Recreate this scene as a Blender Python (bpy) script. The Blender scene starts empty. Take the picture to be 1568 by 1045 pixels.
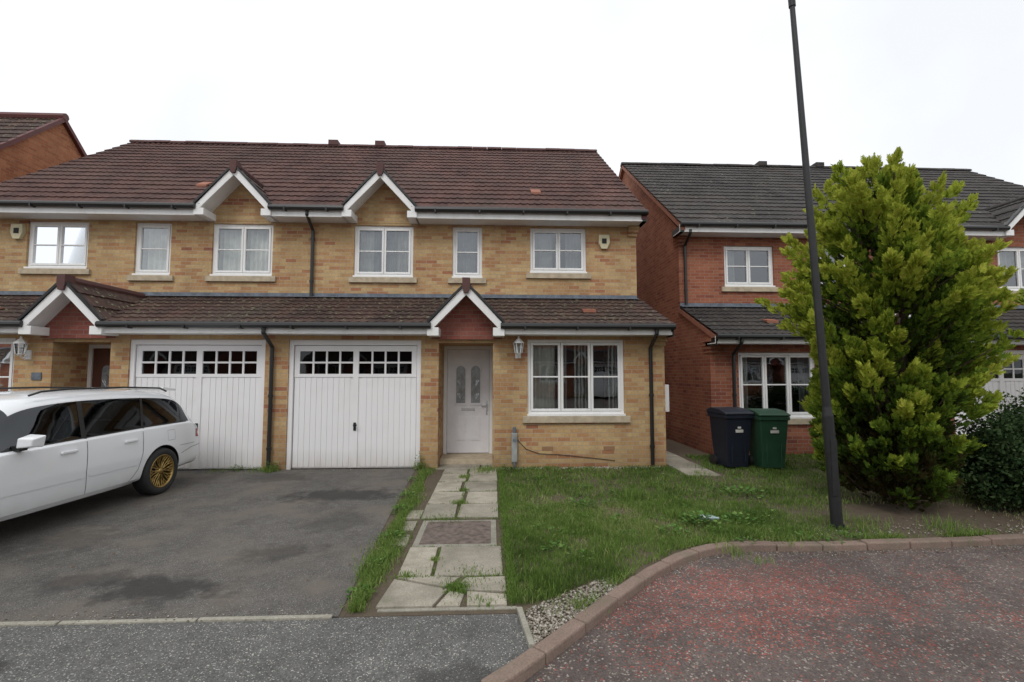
import bpy, math, random
import numpy as np
from mathutils import Vector, Matrix
from mathutils.bvhtree import BVHTree
random.seed(7); rng=np.random.default_rng(11)
scn=bpy.context.scene
col=scn.collection

# ------------------------------------------------------------------ materials
class NT:
    def __init__(s,name):
        s.m=bpy.data.materials.new(name); s.m.use_nodes=True
        s.t=s.m.node_tree; s.b=s.t.nodes['Principled BSDF']; s.out=s.t.nodes['Material Output']
        s.tc=s.t.nodes.new('ShaderNodeTexCoord')
        s.P=s.tc.outputs['Object']
    def n(s,typ,**kw):
        nd=s.t.nodes.new(typ)
        for k,v in kw.items(): setattr(nd,k,v)
        return nd
    def set(s,inp,val):
        if isinstance(val,bpy.types.NodeSocket): s.t.links.new(val,inp)
        else: inp.default_value=val
    def math(s,op,a,b=0.0,c=None,clamp=False):
        nd=s.n('ShaderNodeMath',operation=op); nd.use_clamp=clamp
        s.set(nd.inputs[0],a); s.set(nd.inputs[1],b)
        if c is not None: s.set(nd.inputs[2],c)
        return nd.outputs[0]
    def noise(s,scale,detail=3,rough=.6,vec=None,dist=0):
        nd=s.n('ShaderNodeTexNoise'); nd.inputs['Scale'].default_value=scale
        nd.inputs['Detail'].default_value=detail if detail<=2 else (2 if detail<6 else 3.5); nd.inputs['Roughness'].default_value=rough
        nd.inputs['Distortion'].default_value=dist
        s.set(nd.inputs['Vector'],vec if vec is not None else s.P)
        return nd.outputs['Fac']
    def vor(s,scale,vec=None,out='Color'):
        nd=s.n('ShaderNodeTexVoronoi'); nd.inputs['Scale'].default_value=scale
        s.set(nd.inputs['Vector'],vec if vec is not None else s.P)
        return nd.outputs[out]
    def ramp(s,fac,stops,interp='LINEAR'):
        nd=s.n('ShaderNodeValToRGB'); r=nd.color_ramp; r.interpolation=interp
        while len(r.elements)<len(stops): r.elements.new(.5)
        for e,(p,c) in zip(r.elements,stops):
            e.position=p; e.color=(c,c,c,1) if isinstance(c,(int,float)) else (*c,1)
        s.set(nd.inputs[0],fac); return nd.outputs[0]
    def mix(s,fac,a,b,mode='MIX'):
        nd=s.n('ShaderNodeMix',data_type='RGBA',blend_type=mode)
        s.set(nd.inputs[0],fac)
        for i,v in ((6,a),(7,b)):
            if isinstance(v,(tuple,list)): v=(*v,1) if len(v)==3 else v
            if isinstance(v,(int,float)): v=(v,v,v,1)
            s.set(nd.inputs[i],v)
        return nd.outputs[2]
    def map(s,scale=(1,1,1),loc=(0,0,0),rot=(0,0,0),vec=None):
        nd=s.n('ShaderNodeMapping'); s.set(nd.inputs[0],vec if vec is not None else s.P)
        nd.inputs['Scale'].default_value=scale; nd.inputs['Location'].default_value=loc; nd.inputs['Rotation'].default_value=rot
        return nd.outputs[0]
    def sep(s,vec=None):
        nd=s.n('ShaderNodeSeparateXYZ'); s.set(nd.inputs[0],vec if vec is not None else s.P); return nd.outputs
    def comb(s,x,y,z=0.0):
        nd=s.n('ShaderNodeCombineXYZ'); s.set(nd.inputs[0],x); s.set(nd.inputs[1],y); s.set(nd.inputs[2],z); return nd.outputs[0]
    def white(s,vec):
        nd=s.n('ShaderNodeTexWhiteNoise',noise_dimensions='3D'); s.set(nd.inputs['Vector'],vec); return nd.outputs['Value']
    def bump(s,h,strength=.5,dist=.01):
        nd=s.n('ShaderNodeBump'); nd.inputs['Strength'].default_value=strength; nd.inputs['Distance'].default_value=dist
        s.set(nd.inputs['Height'],h); s.t.links.new(nd.outputs[0],s.b.inputs['Normal'])
    def base(s,c,rough=.6,metal=0,spec=None):
        if isinstance(c,(tuple,list)) and len(c)==3: c=(*c,1)
        s.set(s.b.inputs['Base Color'],c); s.set(s.b.inputs['Roughness'],rough); s.set(s.b.inputs['Metallic'],metal)
        if spec is not None: s.b.inputs['Specular IOR Level'].default_value=spec
        return s.m

def simple(name,c,rough=.5,metal=0,var=.12,scale=6,spec=None):
    t=NT(name); n=t.noise(scale,5,.65)
    f=t.ramp(n,[(.25,1-var*1.6),(.75,1+var*.4)])
    return t.base(t.mix(1.0,c,f,'MULTIPLY'),rough,metal,spec)

def brick_mat(name,stops,mortar,shift=.35):
    t=NT(name); x,y,z=t.sep()[0:3]
    u=t.math('ADD',x,y)
    row=t.math('DIVIDE',z,.075); ri=t.math('FLOOR',row); rf=t.math('FRACT',row)
    off=t.math('MULTIPLY',t.math('FLOORED_MODULO',ri,2.0),.5)
    cu=t.math('ADD',t.math('DIVIDE',u,.225),off); ci=t.math('FLOOR',cu); cf=t.math('FRACT',cu)
    w=t.white(t.comb(ci,ri,1.3))
    low=t.noise(1.0,3,.6,vec=t.comb(t.math('MULTIPLY',ci,.16),t.math('MULTIPLY',ri,.15),2.0))
    f=t.math('ADD',t.math('MULTIPLY',w,1-shift),t.math('MULTIPLY',t.math('SUBTRACT',t.math('MULTIPLY',low,3.2),1.1,clamp=True),shift))
    c=t.ramp(f,stops)
    nm=t.noise(22,5,.7); c=t.mix(1.0,c,t.ramp(nm,[(.25,.80),(.75,1.12)]),'MULTIPLY')
    m1=t.math('LESS_THAN',cf,.05); m2=t.math('LESS_THAN',rf,.14)
    mk=t.math('MAXIMUM',m1,m2)
    c=t.mix(mk,c,mortar)
    st=t.noise(1.0,6,.65,vec=t.map((1.6,1.6,.45),(3,1,0))); c=t.mix(1.0,c,t.ramp(st,[(.3,.80),(.62,1.03)]),'MULTIPLY')
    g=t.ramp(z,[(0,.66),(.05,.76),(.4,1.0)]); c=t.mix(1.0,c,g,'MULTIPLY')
    t.bump(t.math('SUBTRACT',1.0,mk),.5,.008)
    return t.base(c,.88,0,.25)

M={}
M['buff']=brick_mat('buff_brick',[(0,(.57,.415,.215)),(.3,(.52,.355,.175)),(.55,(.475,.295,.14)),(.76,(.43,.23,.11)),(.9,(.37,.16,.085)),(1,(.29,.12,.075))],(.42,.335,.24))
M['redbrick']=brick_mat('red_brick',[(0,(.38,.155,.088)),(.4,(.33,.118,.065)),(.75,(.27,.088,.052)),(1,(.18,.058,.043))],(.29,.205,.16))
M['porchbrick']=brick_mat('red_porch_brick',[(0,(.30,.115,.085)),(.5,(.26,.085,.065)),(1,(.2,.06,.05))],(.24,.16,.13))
M['orangebrick']=brick_mat('orange_brick',[(0,(.46,.20,.10)),(.5,(.38,.145,.07)),(1,(.28,.095,.05))],(.30,.2,.14))

def tile_mat(name,a,b,moss=.5):
    t=NT(name); x,y,z=t.sep()[0:3]
    w=t.white(t.comb(t.math('FLOOR',t.math('DIVIDE',x,.3)),t.math('FLOOR',t.math('DIVIDE',z,.19)),3.0))
    c=t.mix(w,a,b)
    n=t.noise(1.0,6,.7,vec=t.map((1.3,.5,.5))); c=t.mix(1.0,c,t.ramp(n,[(.3,.62),(.7,1.28)]),'MULTIPLY')
    n3=t.noise(11,5,.7); c=t.mix(1.0,c,t.ramp(n3,[(.3,.75),(.7,1.2)]),'MULTIPLY')
    gy=t.noise(.45,6,.6,vec=t.map(loc=(4,8,2))); c=t.mix(t.ramp(gy,[(.45,0.0),(.7,.35)]),c,(.085,.07,.055))
    if moss>.05:
        sp=t.vor(24); spv=t.n('ShaderNodeSeparateColor'); t.set(spv.inputs[0],sp)
        mk=t.math('MULTIPLY',t.math('GREATER_THAN',spv.outputs[0],1-moss*.12),t.math('GREATER_THAN',n3,.52))
        c=t.mix(mk,c,(.17,.18,.11))
    return t.base(c,.82,0,.3)
M['tile']=tile_mat('brown_roof_tile',(.078,.040,.034),(.106,.052,.043),.0)
M['tile_low']=tile_mat('mossy_roof_tile',(.060,.038,.032),(.088,.050,.040),.8)
M['tile_n']=tile_mat('dark_roof_tile',(.043,.039,.037),(.064,.058,.055),.12)
M['ridge']=simple('ridge_tile',(.10,.045,.04),.8)
M['lead']=simple('lead_flashing',(.15,.175,.21),.55,.0,.3,9)

def white_mat():
    t=NT('white_upvc'); n=t.noise(2.2,6,.7,vec=t.map((3,3,.6)))
    c=t.mix(t.ramp(n,[(.45,0.0),(.85,.5)]),(.80,.80,.79),(.60,.58,.53)); return t.base(c,.38)
M['white']=white_mat()
t=NT('garage_white'); z=t.sep()[2]; n=t.noise(3,6,.7,vec=t.map((4,4,.7)))
dz=t.ramp(z,[(0,.85),(.35,.0)]); c=t.mix(t.math('MULTIPLY',dz,n),(.80,.79,.79),(.38,.33,.26))
c=t.mix(t.ramp(t.noise(1.5,5,.7),[(.5,0.0),(.8,.22)]),c,(.55,.53,.48)); M['gwhite']=t.base(c,.42)
M['doorwhite']=simple('door_paint',(.76,.76,.79),.4,var=.05)
M['black']=simple('black_plastic',(.018,.018,.018),.35)
M['sill']=simple('sandstone_sill',(.50,.42,.30),.85,var=.2,scale=8)
M['dark']=simple('dark_interior',(.03,.03,.03),.9)
M['browndoor']=simple('brown_door',(.12,.045,.03),.45)
M['curtain']=simple('curtain_cloth',(.62,.60,.54),.9,var=.25,scale=3)
M['curtain_g']=simple('curtain_grey',(.36,.37,.36),.9,var=.3,scale=3)
t=NT('striped_curtain'); x=t.sep()[0]; st=t.math('GREATER_THAN',t.math('FRACT',t.math('ADD',t.math('MULTIPLY',x,16.0),t.math('MULTIPLY',t.noise(3),1.0))),.5)
M['stripe']=t.base(t.mix(st,(.5,.5,.46),(.05,.06,.05)),.9)
M['chrome']=simple('polished_metal',(.6,.6,.6),.2,1,var=.03)
M['redtrim']=simple('dark_red_trim',(.11,.028,.026),.6)
M['alarm']=simple('alarm_box_cream',(.62,.56,.36),.45)
M['orangetile']=simple('vent_tile',(.30,.12,.075),.8)

def glass_mat(name,base=.12,tint=(.9,.95,.95)):
    t=NT(name); t.t.nodes.remove(t.b)
    fr=t.n('ShaderNodeFresnel'); fr.inputs[0].default_value=1.5
    g=t.n('ShaderNodeBsdfGlossy'); g.inputs['Roughness'].default_value=.015; g.inputs['Color'].default_value=(.92,.96,1,1)
    b=t.n('ShaderNodeBump'); b.inputs['Strength'].default_value=.10; b.inputs['Distance'].default_value=.02
    t.set(b.inputs['Height'],t.noise(1.6,2,.5)); t.t.links.new(b.outputs[0],g.inputs['Normal'])
    tr=t.n('ShaderNodeBsdfTransparent'); tr.inputs[0].default_value=(*tint,1)
    mx=t.n('ShaderNodeMixShader'); f=t.math('ADD',fr.outputs[0],base,clamp=True)
    t.set(mx.inputs[0],f); t.t.links.new(tr.outputs[0],mx.inputs[1]); t.t.links.new(g.outputs[0],mx.inputs[2])
    t.t.links.new(mx.outputs[0],t.out.inputs[0]); return t.m
M['glass']=glass_mat('window_glass',.12)
M['glassdark']=glass_mat('garage_glass',.0,(.25,.27,.28))
M['carglass']=glass_mat('tinted_car_glass',.03,(.10,.11,.11))
t=NT('obscure_glass'); M['obscure']=t.base(t.mix(t.noise(14,3),(.10,.11,.12),(.42,.45,.47)),.15)

# ------------------------------------------------------------------ mesh builder
class MB:
    def __init__(s,fx=None): s.v=[];s.f=[];s.fx=fx
    def av(s,pts):
        i=len(s.v)
        for p in pts: s.v.append((s.fx(p[0]) if s.fx else p[0],p[1],p[2]))
        return i
    def quad(s,*pts):
        i=s.av(pts); s.f.append(tuple(range(i,i+len(pts))))
    def box(s,x0,x1,y0,y1,z0,z1):
        i=s.av([(x0,y0,z0),(x1,y0,z0),(x1,y1,z0),(x0,y1,z0),(x0,y0,z1),(x1,y0,z1),(x1,y1,z1),(x0,y1,z1)])
        for q in ((0,3,2,1),(4,5,6,7),(0,1,5,4),(1,2,6,5),(2,3,7,6),(3,0,4,7)): s.f.append(tuple(i+k for k in q))
    def prismY(s,poly,y0,y1):
        n=len(poly); i=s.av([(x,y0,z) for x,z in poly]+[(x,y1,z) for x,z in poly])
        s.f.append(tuple(range(i,i+n))); s.f.append(tuple(range(i+2*n-1,i+n-1,-1)))
        for k in range(n): s.f.append((i+k,i+n+k,i+n+(k+1)%n,i+(k+1)%n))
    def prismX(s,poly,x0,x1):
        n=len(poly); i=s.av([(x0,y,z) for y,z in poly]+[(x1,y,z) for y,z in poly])
        s.f.append(tuple(range(i,i+n))); s.f.append(tuple(range(i+2*n-1,i+n-1,-1)))
        for k in range(n): s.f.append((i+k,i+n+k,i+n+(k+1)%n,i+(k+1)%n))
    def prismZ(s,poly,z0,z1):
        n=len(poly); i=s.av([(x,y,z0) for x,y in poly]+[(x,y,z1) for x,y in poly])
        s.f.append(tuple(range(i,i+n))); s.f.append(tuple(range(i+2*n-1,i+n-1,-1)))
        for k in range(n): s.f.append((i+k,i+n+k,i+n+(k+1)%n,i+(k+1)%n))
    def cyl(s,p0,p1,r0,r1=None,n=12,caps=True):
        r1=r0 if r1 is None else r1
        p0=Vector(p0);p1=Vector(p1);d=(p1-p0).normalized()
        a=d.orthogonal().normalized(); b=d.cross(a)
        ring=lambda p,r:[tuple(p+a*math.cos(2*math.pi*k/n)*r+b*math.sin(2*math.pi*k/n)*r) for k in range(n)]
        i=s.av(ring(p0,r0)+ring(p1,r1))
        for k in range(n): s.f.append((i+k,i+(k+1)%n,i+n+(k+1)%n,i+n+k))
        if caps: s.f.append(tuple(range(i+n-1,i-1,-1))); s.f.append(tuple(range(i+n,i+2*n)))
    def tube(s,pts,r,n=10):
        for a,b in zip(pts[:-1],pts[1:]): s.cyl(a,b,r,r,n)
    def obj(s,name,mat,parent=None,smooth=False,bevel=0):
        me=bpy.data.meshes.new(name); me.from_pydata(s.v,[],s.f); me.update()
        o=bpy.data.objects.new(name,me); col.objects.link(o)
        if mat: me.materials.append(mat)
        if smooth: me.polygons.foreach_set('use_smooth',[True]*len(me.polygons))
        if bevel:
            m=o.modifiers.new('b','BEVEL'); m.width=bevel; m.segments=2; m.limit_method='ANGLE'; m.angle_limit=.6
        if parent: setp(o,parent)
        return o
def setp(o,parent):
    o.parent=parent; o.matrix_parent_inverse=parent.matrix_basis.inverted()
def empty(name,loc=(0,0,0)):
    o=bpy.data.objects.new(name,None); o.empty_display_size=.3; o.location=loc; col.objects.link(o); return o
def npmesh(name,V,F,mat,parent=None,attr=None,smooth=False):
    me=bpy.data.meshes.new(name); V=np.asarray(V,dtype=np.float32); F=np.asarray(F,dtype=np.int32)
    me.vertices.add(len(V)); me.vertices.foreach_set('co',V.ravel())
    k=F.shape[1]; me.loops.add(F.size); me.loops.foreach_set('vertex_index',F.ravel())
    me.polygons.add(len(F)); me.polygons.foreach_set('loop_start',np.arange(len(F),dtype=np.int32)*k)
    me.update(calc_edges=True); me.validate()
    if attr is not None:
        a=me.attributes.new('tint','FLOAT','POINT'); a.data.foreach_set('value',np.asarray(attr,dtype=np.float32))
    if smooth: me.polygons.foreach_set('use_smooth',[True]*len(me.polygons))
    me.materials.append(mat); o=bpy.data.objects.new(name,me); col.objects.link(o)
    if parent: setp(o,parent)
    return o

def tiled(mb,O,U,S,L,H,course=.33,wave=.15,amp=.013,keep=None):
    O=Vector(O);U=Vector(U).normalized();S=Vector(S).normalized();N=U.cross(S)
    if N.z<0:N=-N
    nu=max(2,int(round(L/(wave/5)))); nc=int(math.ceil(H/course)); du=L/nu
    prof=[amp*(1-abs(math.sin(math.pi*(i*du)/wave))**.7*1.0) for i in range(nu+1)]
    for k in range(nc):
        s0=k*course; s1=min(s0+course+.02,H)
        rows=[]; tj=[random.uniform(-.005,.005) for _ in range(int(L/.3)+3)]
        for (sv,h,pp) in ((s0,0,0),(s0,.030,1),(s1,.004,1)):
            rows.append(mb.av([tuple(O+U*(i*du)+S*(sv+(tj[int(i*du/.3)] if pp else 0))+N*(h+prof[i]*pp+(tj[int(i*du/.3)]*.6 if pp else 0))) for i in range(nu+1)]))
        for i in range(nu):
            if keep is not None:
                c=O+U*((i+.5)*du)+S*((s0+s1)/2)
                if not keep(c): continue
            for a,b in ((rows[0],rows[1]),(rows[1],rows[2])):
                mb.f.append((a+i,a+i+1,b+i+1,b+i))

def wall_front(mb,x0,x1,z0,z1,Y,holes,depth=.12):
    xs=sorted(set([x0,x1]+[h[0] for h in holes]+[h[1] for h in holes]))
    zs=sorted(set([z0,z1]+[h[2] for h in holes]+[h[3] for h in holes]))
    for a,b in zip(xs[:-1],xs[1:]):
        for c,d in zip(zs[:-1],zs[1:]):
            mx,mz=(a+b)/2,(c+d)/2
            if any(h[0]<mx<h[1] and h[2]<mz<h[3] for h in holes): continue
            mb.quad((a,Y,c),(b,Y,c),(b,Y,d),(a,Y,d))
    for h in holes:
        a,b,c,d=h[:4]; dd=h[4] if len(h)>4 else depth
        mb.quad((a,Y,c),(a,Y+dd,c),(a,Y+dd,d),(a,Y,d)); mb.quad((b,Y,c),(b,Y+dd,c),(b,Y+dd,d),(b,Y,d))
        mb.quad((a,Y,d),(b,Y,d),(b,Y+dd,d),(a,Y+dd,d)); mb.quad((a,Y,c),(b,Y,c),(b,Y+dd,c),(a,Y+dd,c))

def curtain(mb,x0,x1,z0,z1,y,folds=9,amp=.03):
    n=max(8,int(folds*8)); i=mb.av([(x0+(x1-x0)*k/n,y+amp*math.sin(2*math.pi*folds*k/n)+amp*.4*math.sin(5.1*k/n*folds),zz) for zz in (z0,z1) for k in range(n+1)])
    for k in range(n): mb.f.append((i+k,i+k+1,i+n+1+k+1,i+n+1+k))

def house(name,fx,sp,loc):
    root=empty(name,loc); B={}
    def G(k):
        if k not in B: B[k]=MB(fx)
        return B[k]
    bk=sp['brick']; D1,D2=sp['D1'],sp['D2']; x0,x1=sp['x0'],sp['x1']; zb=sp.get('zb',-.1)
    lz=sp['low_eave']; lt=sp['lean_top']; ez=sp['eave']; Yr,zr=sp['ridge']; Yback=2*Yr-D2
    W=G('walls')
    lowtop=lz+.12
    holes=[(w[0],w[1],w[2],w[3]) for w in sp['low_win']]+[(g[0],g[1],zb,g[2]) for g in sp['garage']]+[(d[0],d[1],zb,d[2],d[3]) for d in sp['door']]
    wall_front(W,x0,x1,zb,lowtop,D1,holes)
    wall_front(W,x0,x1,lt-.25,ez,D2,[(w[0],w[1],w[2],w[3]) for w in sp['up_win']])
    slope_l=(lt-lz)/(D2-(D1-.35))
    for xe,do in ((x0,sp['endL']),(x1,sp['endR'])):
        if not do: continue
        W.quad((xe,D1,zb),(xe,D2,zb),(xe,D2,lt-.03),(xe,D1,lz+.35*slope_l-.03))
        W.quad((xe,D2,zb),(xe,Yback,zb),(xe,Yback,ez),(xe,Yr,zr-.1),(xe,D2,ez))
        sg=-1 if xe==x0 else 1
        for (Y,zt) in ((D1,lz-.02),(D2,ez-.1)):
            for k in range(4):
                o_=.03*(k+1)
                a,b=(xe-.18*(1) ,xe+o_*.5) if sg>0 else (xe-o_*.5,xe+.18)
                W.box(a,b,Y-o_*1.3,Y+.25,zt-.32+.075*k,zt-.32+.075*(k+1)-.002)
        V=G('verge')
        for (ya,za,yb,zb2,hh,ow) in ((D2-.42,ez-.02,Yr,zr,.12,.10),(Yr*2-D2+.42,ez-.02,Yr,zr,.12,.10),(D1-.36,lz,D2,lt,.10,.045)):
            a,b=(xe+.0,xe+ow) if sg>0 else (xe-ow,xe-.0)
            V.prismX([(ya,za-.02),(yb,zb2-.02),(yb,zb2-hh-.02),(ya,za-hh-.02)],a,b)
    W.quad((x0,Yback,zb),(x1,Yback,zb),(x1,Yback,ez),(x0,Yback,ez))
    G('dark').quad((x0+.02,D1+.15,lz-.02),(x1-.02,D1+.15,lz-.02),(x1-.02,Yback,lz-.02),(x0+.02,Yback,lz-.02))
    G('dark').quad((x0+.02,D2+3.0,zb),(x1-.02,D2+3.0,zb),(x1-.02,D2+3.0,ez),(x0+.02,D2+3.0,ez))
    ov0=.12 if sp['endL'] else 0; ov1=.12 if sp['endR'] else 0
    X0,X1=x0-ov0,x1+ov1
    XL0,XL1=x0-ov0*.4,x1+ov1*.4
    upg=sp['up_gables']; log=sp['low_gables']
    def keepf(gs):
        def k(c):
            for (xc,hw,ze,zp) in gs:
                if abs(c.x-xc)<hw+.02 and c.z < zp-abs(c.x-xc)*(zp-ze)/hw-.0: return False
            return True
        return k
    R=G('roof'); Ye=D2-.42
    S=Vector((0,Yr-Ye,zr-ez)); tiled(R,(X0,Ye,ez),(1,0,0),S,X1-X0,S.length,keep=keepf(upg))
    R.quad((X0,Yr,zr),(X1,Yr,zr),(X1,2*Yr-Ye,ez),(X0,2*Yr-Ye,ez))
    RL=G('lean_to_roof'); Yl=D1-.38
    S=Vector((0,D2-Yl,lt-lz)); tiled(RL,(XL0,Yl,lz),(1,0,0),S,XL1-XL0,S.length,course=.27,amp=.018,keep=keepf(log))
    rd=G('ridge'); n=int((X1-X0)/.45)
    for k in range(n+1):
        a=X0+k*.45; b=min(a+.44,X1)
        if b-a<.05: continue
        pts=[]; jz=random.uniform(-.008,.008)
        for j in range(7):
            an=math.pi*j/6; pts.append((Yr-math.cos(an)*.13,zr-.03+jz+math.sin(an)*.10))
        rd.prismX(pts,a,b)
    for xv in sp.get('ridge_vents',[]): rd.box(xv-.14,xv+.14,Yr-.14,Yr+.14,zr,zr+.15)
    def strips(gs,A,Bx):
        segs=[];cur=A
        for (xc,hw,ze,zp) in sorted(gs):
            segs.append((cur,xc-hw)); cur=xc+hw
        segs.append((cur,Bx)); return segs
    T=G('trim'); Gt=G('gutters')
    for a,b in strips(upg,X0,X1):
        T.box(a,b,Ye+.02,Ye+.05,ez-.20,ez-.02); T.box(a,b,Ye+.05,D2+.01,ez-.20,ez-.18)
        Gt.cyl((a,Ye-.04,ez-.03),(b,Ye-.04,ez-.03),.055,.055,10)
        k=a+.4
        while k<b: Gt.box(k,k+.03,Ye-.1,Ye+.018,ez-.095,ez-.03); k+=.9
    for a,b in strips([(g[0],g[1]-.03,g[2],g[3]) for g in log],XL0,XL1):
        T.box(a,b,Yl+.02,Yl+.05,lz-.17,lz-.02); T.box(a,b,Yl+.05,D1+.01,lz-.17,lz-.15)
        Gt.cyl((a,Yl-.04,lz-.03),(b,Yl-.04,lz-.03),.055,.055,10)
        k=a+.4
        while k<b: Gt.box(k,k+.03,Yl-.1,Yl+.018,lz-.095,lz-.03); k+=.9
    for xe,do,sg in ((x0,sp['endL'],-1),(x1,sp['endR'],1)):
        if do:
            for (ya,yb,zt,ow) in ((Ye+.03,D2+.1,ez,.115),(Yl+.03,D1+.1,lz,.045)):
                a,b=sorted((xe+sg*.02,xe+sg*ow)); Gt.box(a,b,ya-.02,yb,zt-.2,zt-.05)
    ld=G('flashing')
    S2=Vector((0,-(D2-Yl),-(lt-lz))).normalized()
    ld.quad((x0,D2-.012,lt+.09),(x1,D2-.012,lt+.09),(x1,D2-.012,lt-.01),(x0,D2-.012,lt-.01))
    N=Vector((0,-(lt-lz),(D2-Yl))).normalized()*.05
    p=Vector((0,D2-.012,lt)); q=p+S2*.17+N
    ld.quad((x0,p.y,p.z+.03),(x1,p.y,p.z+.03),(x1,q.y,q.z),(x0,q.y,q.z))
    def gable(xc,hw,ze,zp,Yf,Yw,Yb,brickkey,roofkey,zbot,porch):
        RR=G(roofkey); ln=math.hypot(hw,zp-ze)
        for sg in (-1,1):
            Sv=Vector((-sg*hw,0,zp-ze))
            tiled(RR,(xc+sg*hw,Yf,ze+.04),(0,1,0),Sv,Yb-Yf,ln,course=.3,amp=.01)
            T.prismY([(xc,zp+.02),(xc+sg*hw,ze+.02),(xc+sg*hw,ze-.14),(xc,zp-.17)],Yf+.0,Yf+.035)
            Gt.prismY([(xc,zp+.07),(xc+sg*(hw+.04),ze+.055),(xc+sg*(hw+.04),ze+.0),(xc,zp+.02)],Yf-.03,Yf+.06)
            T.quad((xc,Yf+.03,zp-.10),(xc+sg*hw,Yf+.03,ze-.10),(xc+sg*hw,Yw,ze-.10),(xc,Yw,zp-.10))
            a,b=sorted((xc+sg*(hw-.16),xc+sg*(hw+.035)))
            T.box(a,b,Yf-.005,Yw+.02,ze-.20,ze-.06)
        G('ridge').box(xc-.065,xc+.065,Yf-.05,Yf+.15,zp-.05,zp+.12)
        G('ridge').prismY([(xc-.065,zp-.05),(xc+.065,zp-.05),(xc+.04,zp-.14),(xc-.04,zp-.14)],Yf-.05,Yf-.006)
        G('ridge').cyl((xc,Yf+.15,zp+.04),(xc,Yb,zp+.04),.075,.075,8)
        G(brickkey).quad((xc-hw,Yw,zbot),(xc+hw,Yw,zbot),(xc+hw,Yw,ze-.1),(xc,Yw,zp-.1),(xc-hw,Yw,ze-.1))
    for (xc,hw,ze,zp) in upg: gable(xc,hw,ze,zp,Ye-.02,D2-.006,Ye+(zp-ez)/((zr-ez)/(Yr-Ye))+.1,'walls','dormer_roof',ez-.19,False)
    for (xc,hw,ze,zp) in log:
        gable(xc,hw,ze,zp,Yl-.03,D1-.06,Yl+(zp-lz)/((lt-lz)/(D2-Yl))+.0 if zp<lt else D2,'porch_brick','porch_roof',ze-.23,True)
        G('porch_brick').box(xc-hw+.14,xc+hw-.14,D1-.08,D1-.062,ze-.24,ze-.02)
    def win(w,Y):
        a,b,c,d=w[:4]; cols=w[4]; rows=w[5]; yf=Y+.045; o=.055
        T.box(a,b,yf,yf+.06,d-o,d); T.box(a,b,yf,yf+.06,c,c+o); T.box(a,a+o,yf,yf+.06,c+o,d-o); T.box(b-o,b,yf,yf+.06,c+o,d-o)
        T.box(a-.01,b+.01,Y-.03,yf-.002,c-.025,c+.012)
        cw=(b-a-2*o)/cols
        for k in range(cols):
            p=a+o+k*cw+.004; q=p+cw-.008; f_=.042; y2=yf-.012
            T.box(p,q,y2,yf+.04,d-o-f_-.004,d-o-.004); T.box(p,q,y2,yf+.04,c+o+.004,c+o+f_+.004)
            T.box(p,p+f_,y2,yf+.04,c+o+f_+.004,d-o-f_-.004); T.box(q-f_,q,y2,yf+.04,c+o+f_+.004,d-o-f_-.004)
            for r in range(1,rows):
                zz=c+o+(d-c-2*o)*r/rows; T.box(p+f_,q-f_,yf+.0,yf+.035,zz-.013,zz+.013)
        G('glass').quad((a+.02,yf+.022,c+.02),(b-.02,yf+.022,c+.02),(b-.02,yf+.022,d-.02),(a+.02,yf+.022,d-.02))
        G('sills').box(a-.09,b+.09,Y-.055,Y+.04,c-.14,c-.027)
        for cu in w[6]:
            curtain(G(cu[0]),a+(b-a)*cu[1],a+(b-a)*cu[2],c+(d-c)*cu[3],d,Y+.22,max(2,int(9*(cu[2]-cu[1])*(b-a))))
    for w in sp['low_win']: win(w,D1)
    for w in sp['up_win']: win(w,D2)
    for g in sp['garage']:
        a,b,zt=g; gz=.0; gd=G('garage_door'); Y=D1+.05
        gd.box(a,a+.075,Y-.02,Y+.06,gz,zt); gd.box(b-.075,b,Y-.02,Y+.06,gz,zt); gd.box(a+.075,b-.075,Y-.02,Y+.06,zt-.09,zt)
        p,q=a+.083,b-.083; zt2=zt-.098
        mid=(p+q)/2; n=22; bw=(q-p)/n
        wz0,wz1=zt2-.50,zt2-.10
        for k in range(n):
            if k in(10,11): continue
            gd.box(p+k*bw+.004,p+(k+1)*bw-.004,Y+.022,Y+.04,gz+.03,wz0-.06)
        gd.box(p,q,Y+.032,Y+.06,gz+.012,wz0-.05)
        gd.box(p,q,Y+.012,Y+.05,wz0-.058,wz0); gd.box(p,q,Y+.012,Y+.05,wz1,zt2)
        gd.box(mid-.05,mid+.05,Y+.010,Y+.05,gz+.02,wz1)
        gd.box(p,p+.09,Y+.012,Y+.05,wz0,wz1); gd.box(q-.09,q,Y+.012,Y+.05,wz0,wz1)
        for s0,s1 in ((p+.09,mid-.05),(mid+.05,q-.09)):
            for k in range(1,4): xx=s0+(s1-s0)*k/4; gd.box(xx-.016,xx+.016,Y+.016,Y+.045,wz0,wz1)
            zz=(wz0+wz1)/2; gd.box(s0,s1,Y+.0165,Y+.0445,zz-.016,zz+.016)
            G('garage_glass').quad((s0,Y+.035,wz0),(s1,Y+.035,wz0),(s1,Y+.035,wz1),(s0,Y+.035,wz1))
        G('gutters').box(mid-.022,mid+.022,Y-.0,Y+.01,.66,.80); G('gutters').cyl((mid,Y-.05,.76),(mid,Y,.76),.013); G('gutters').box(mid-.012,mid+.05,Y-.06,Y-.045,.745,.775)
        G('gutters').box(p,q,Y+.0,Y+.03,gz+.001,gz+.014)
        G('dark').quad((a,Y+.6,0),(b,Y+.6,0),(b,Y+.6,zt),(a,Y+.6,zt))
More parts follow.
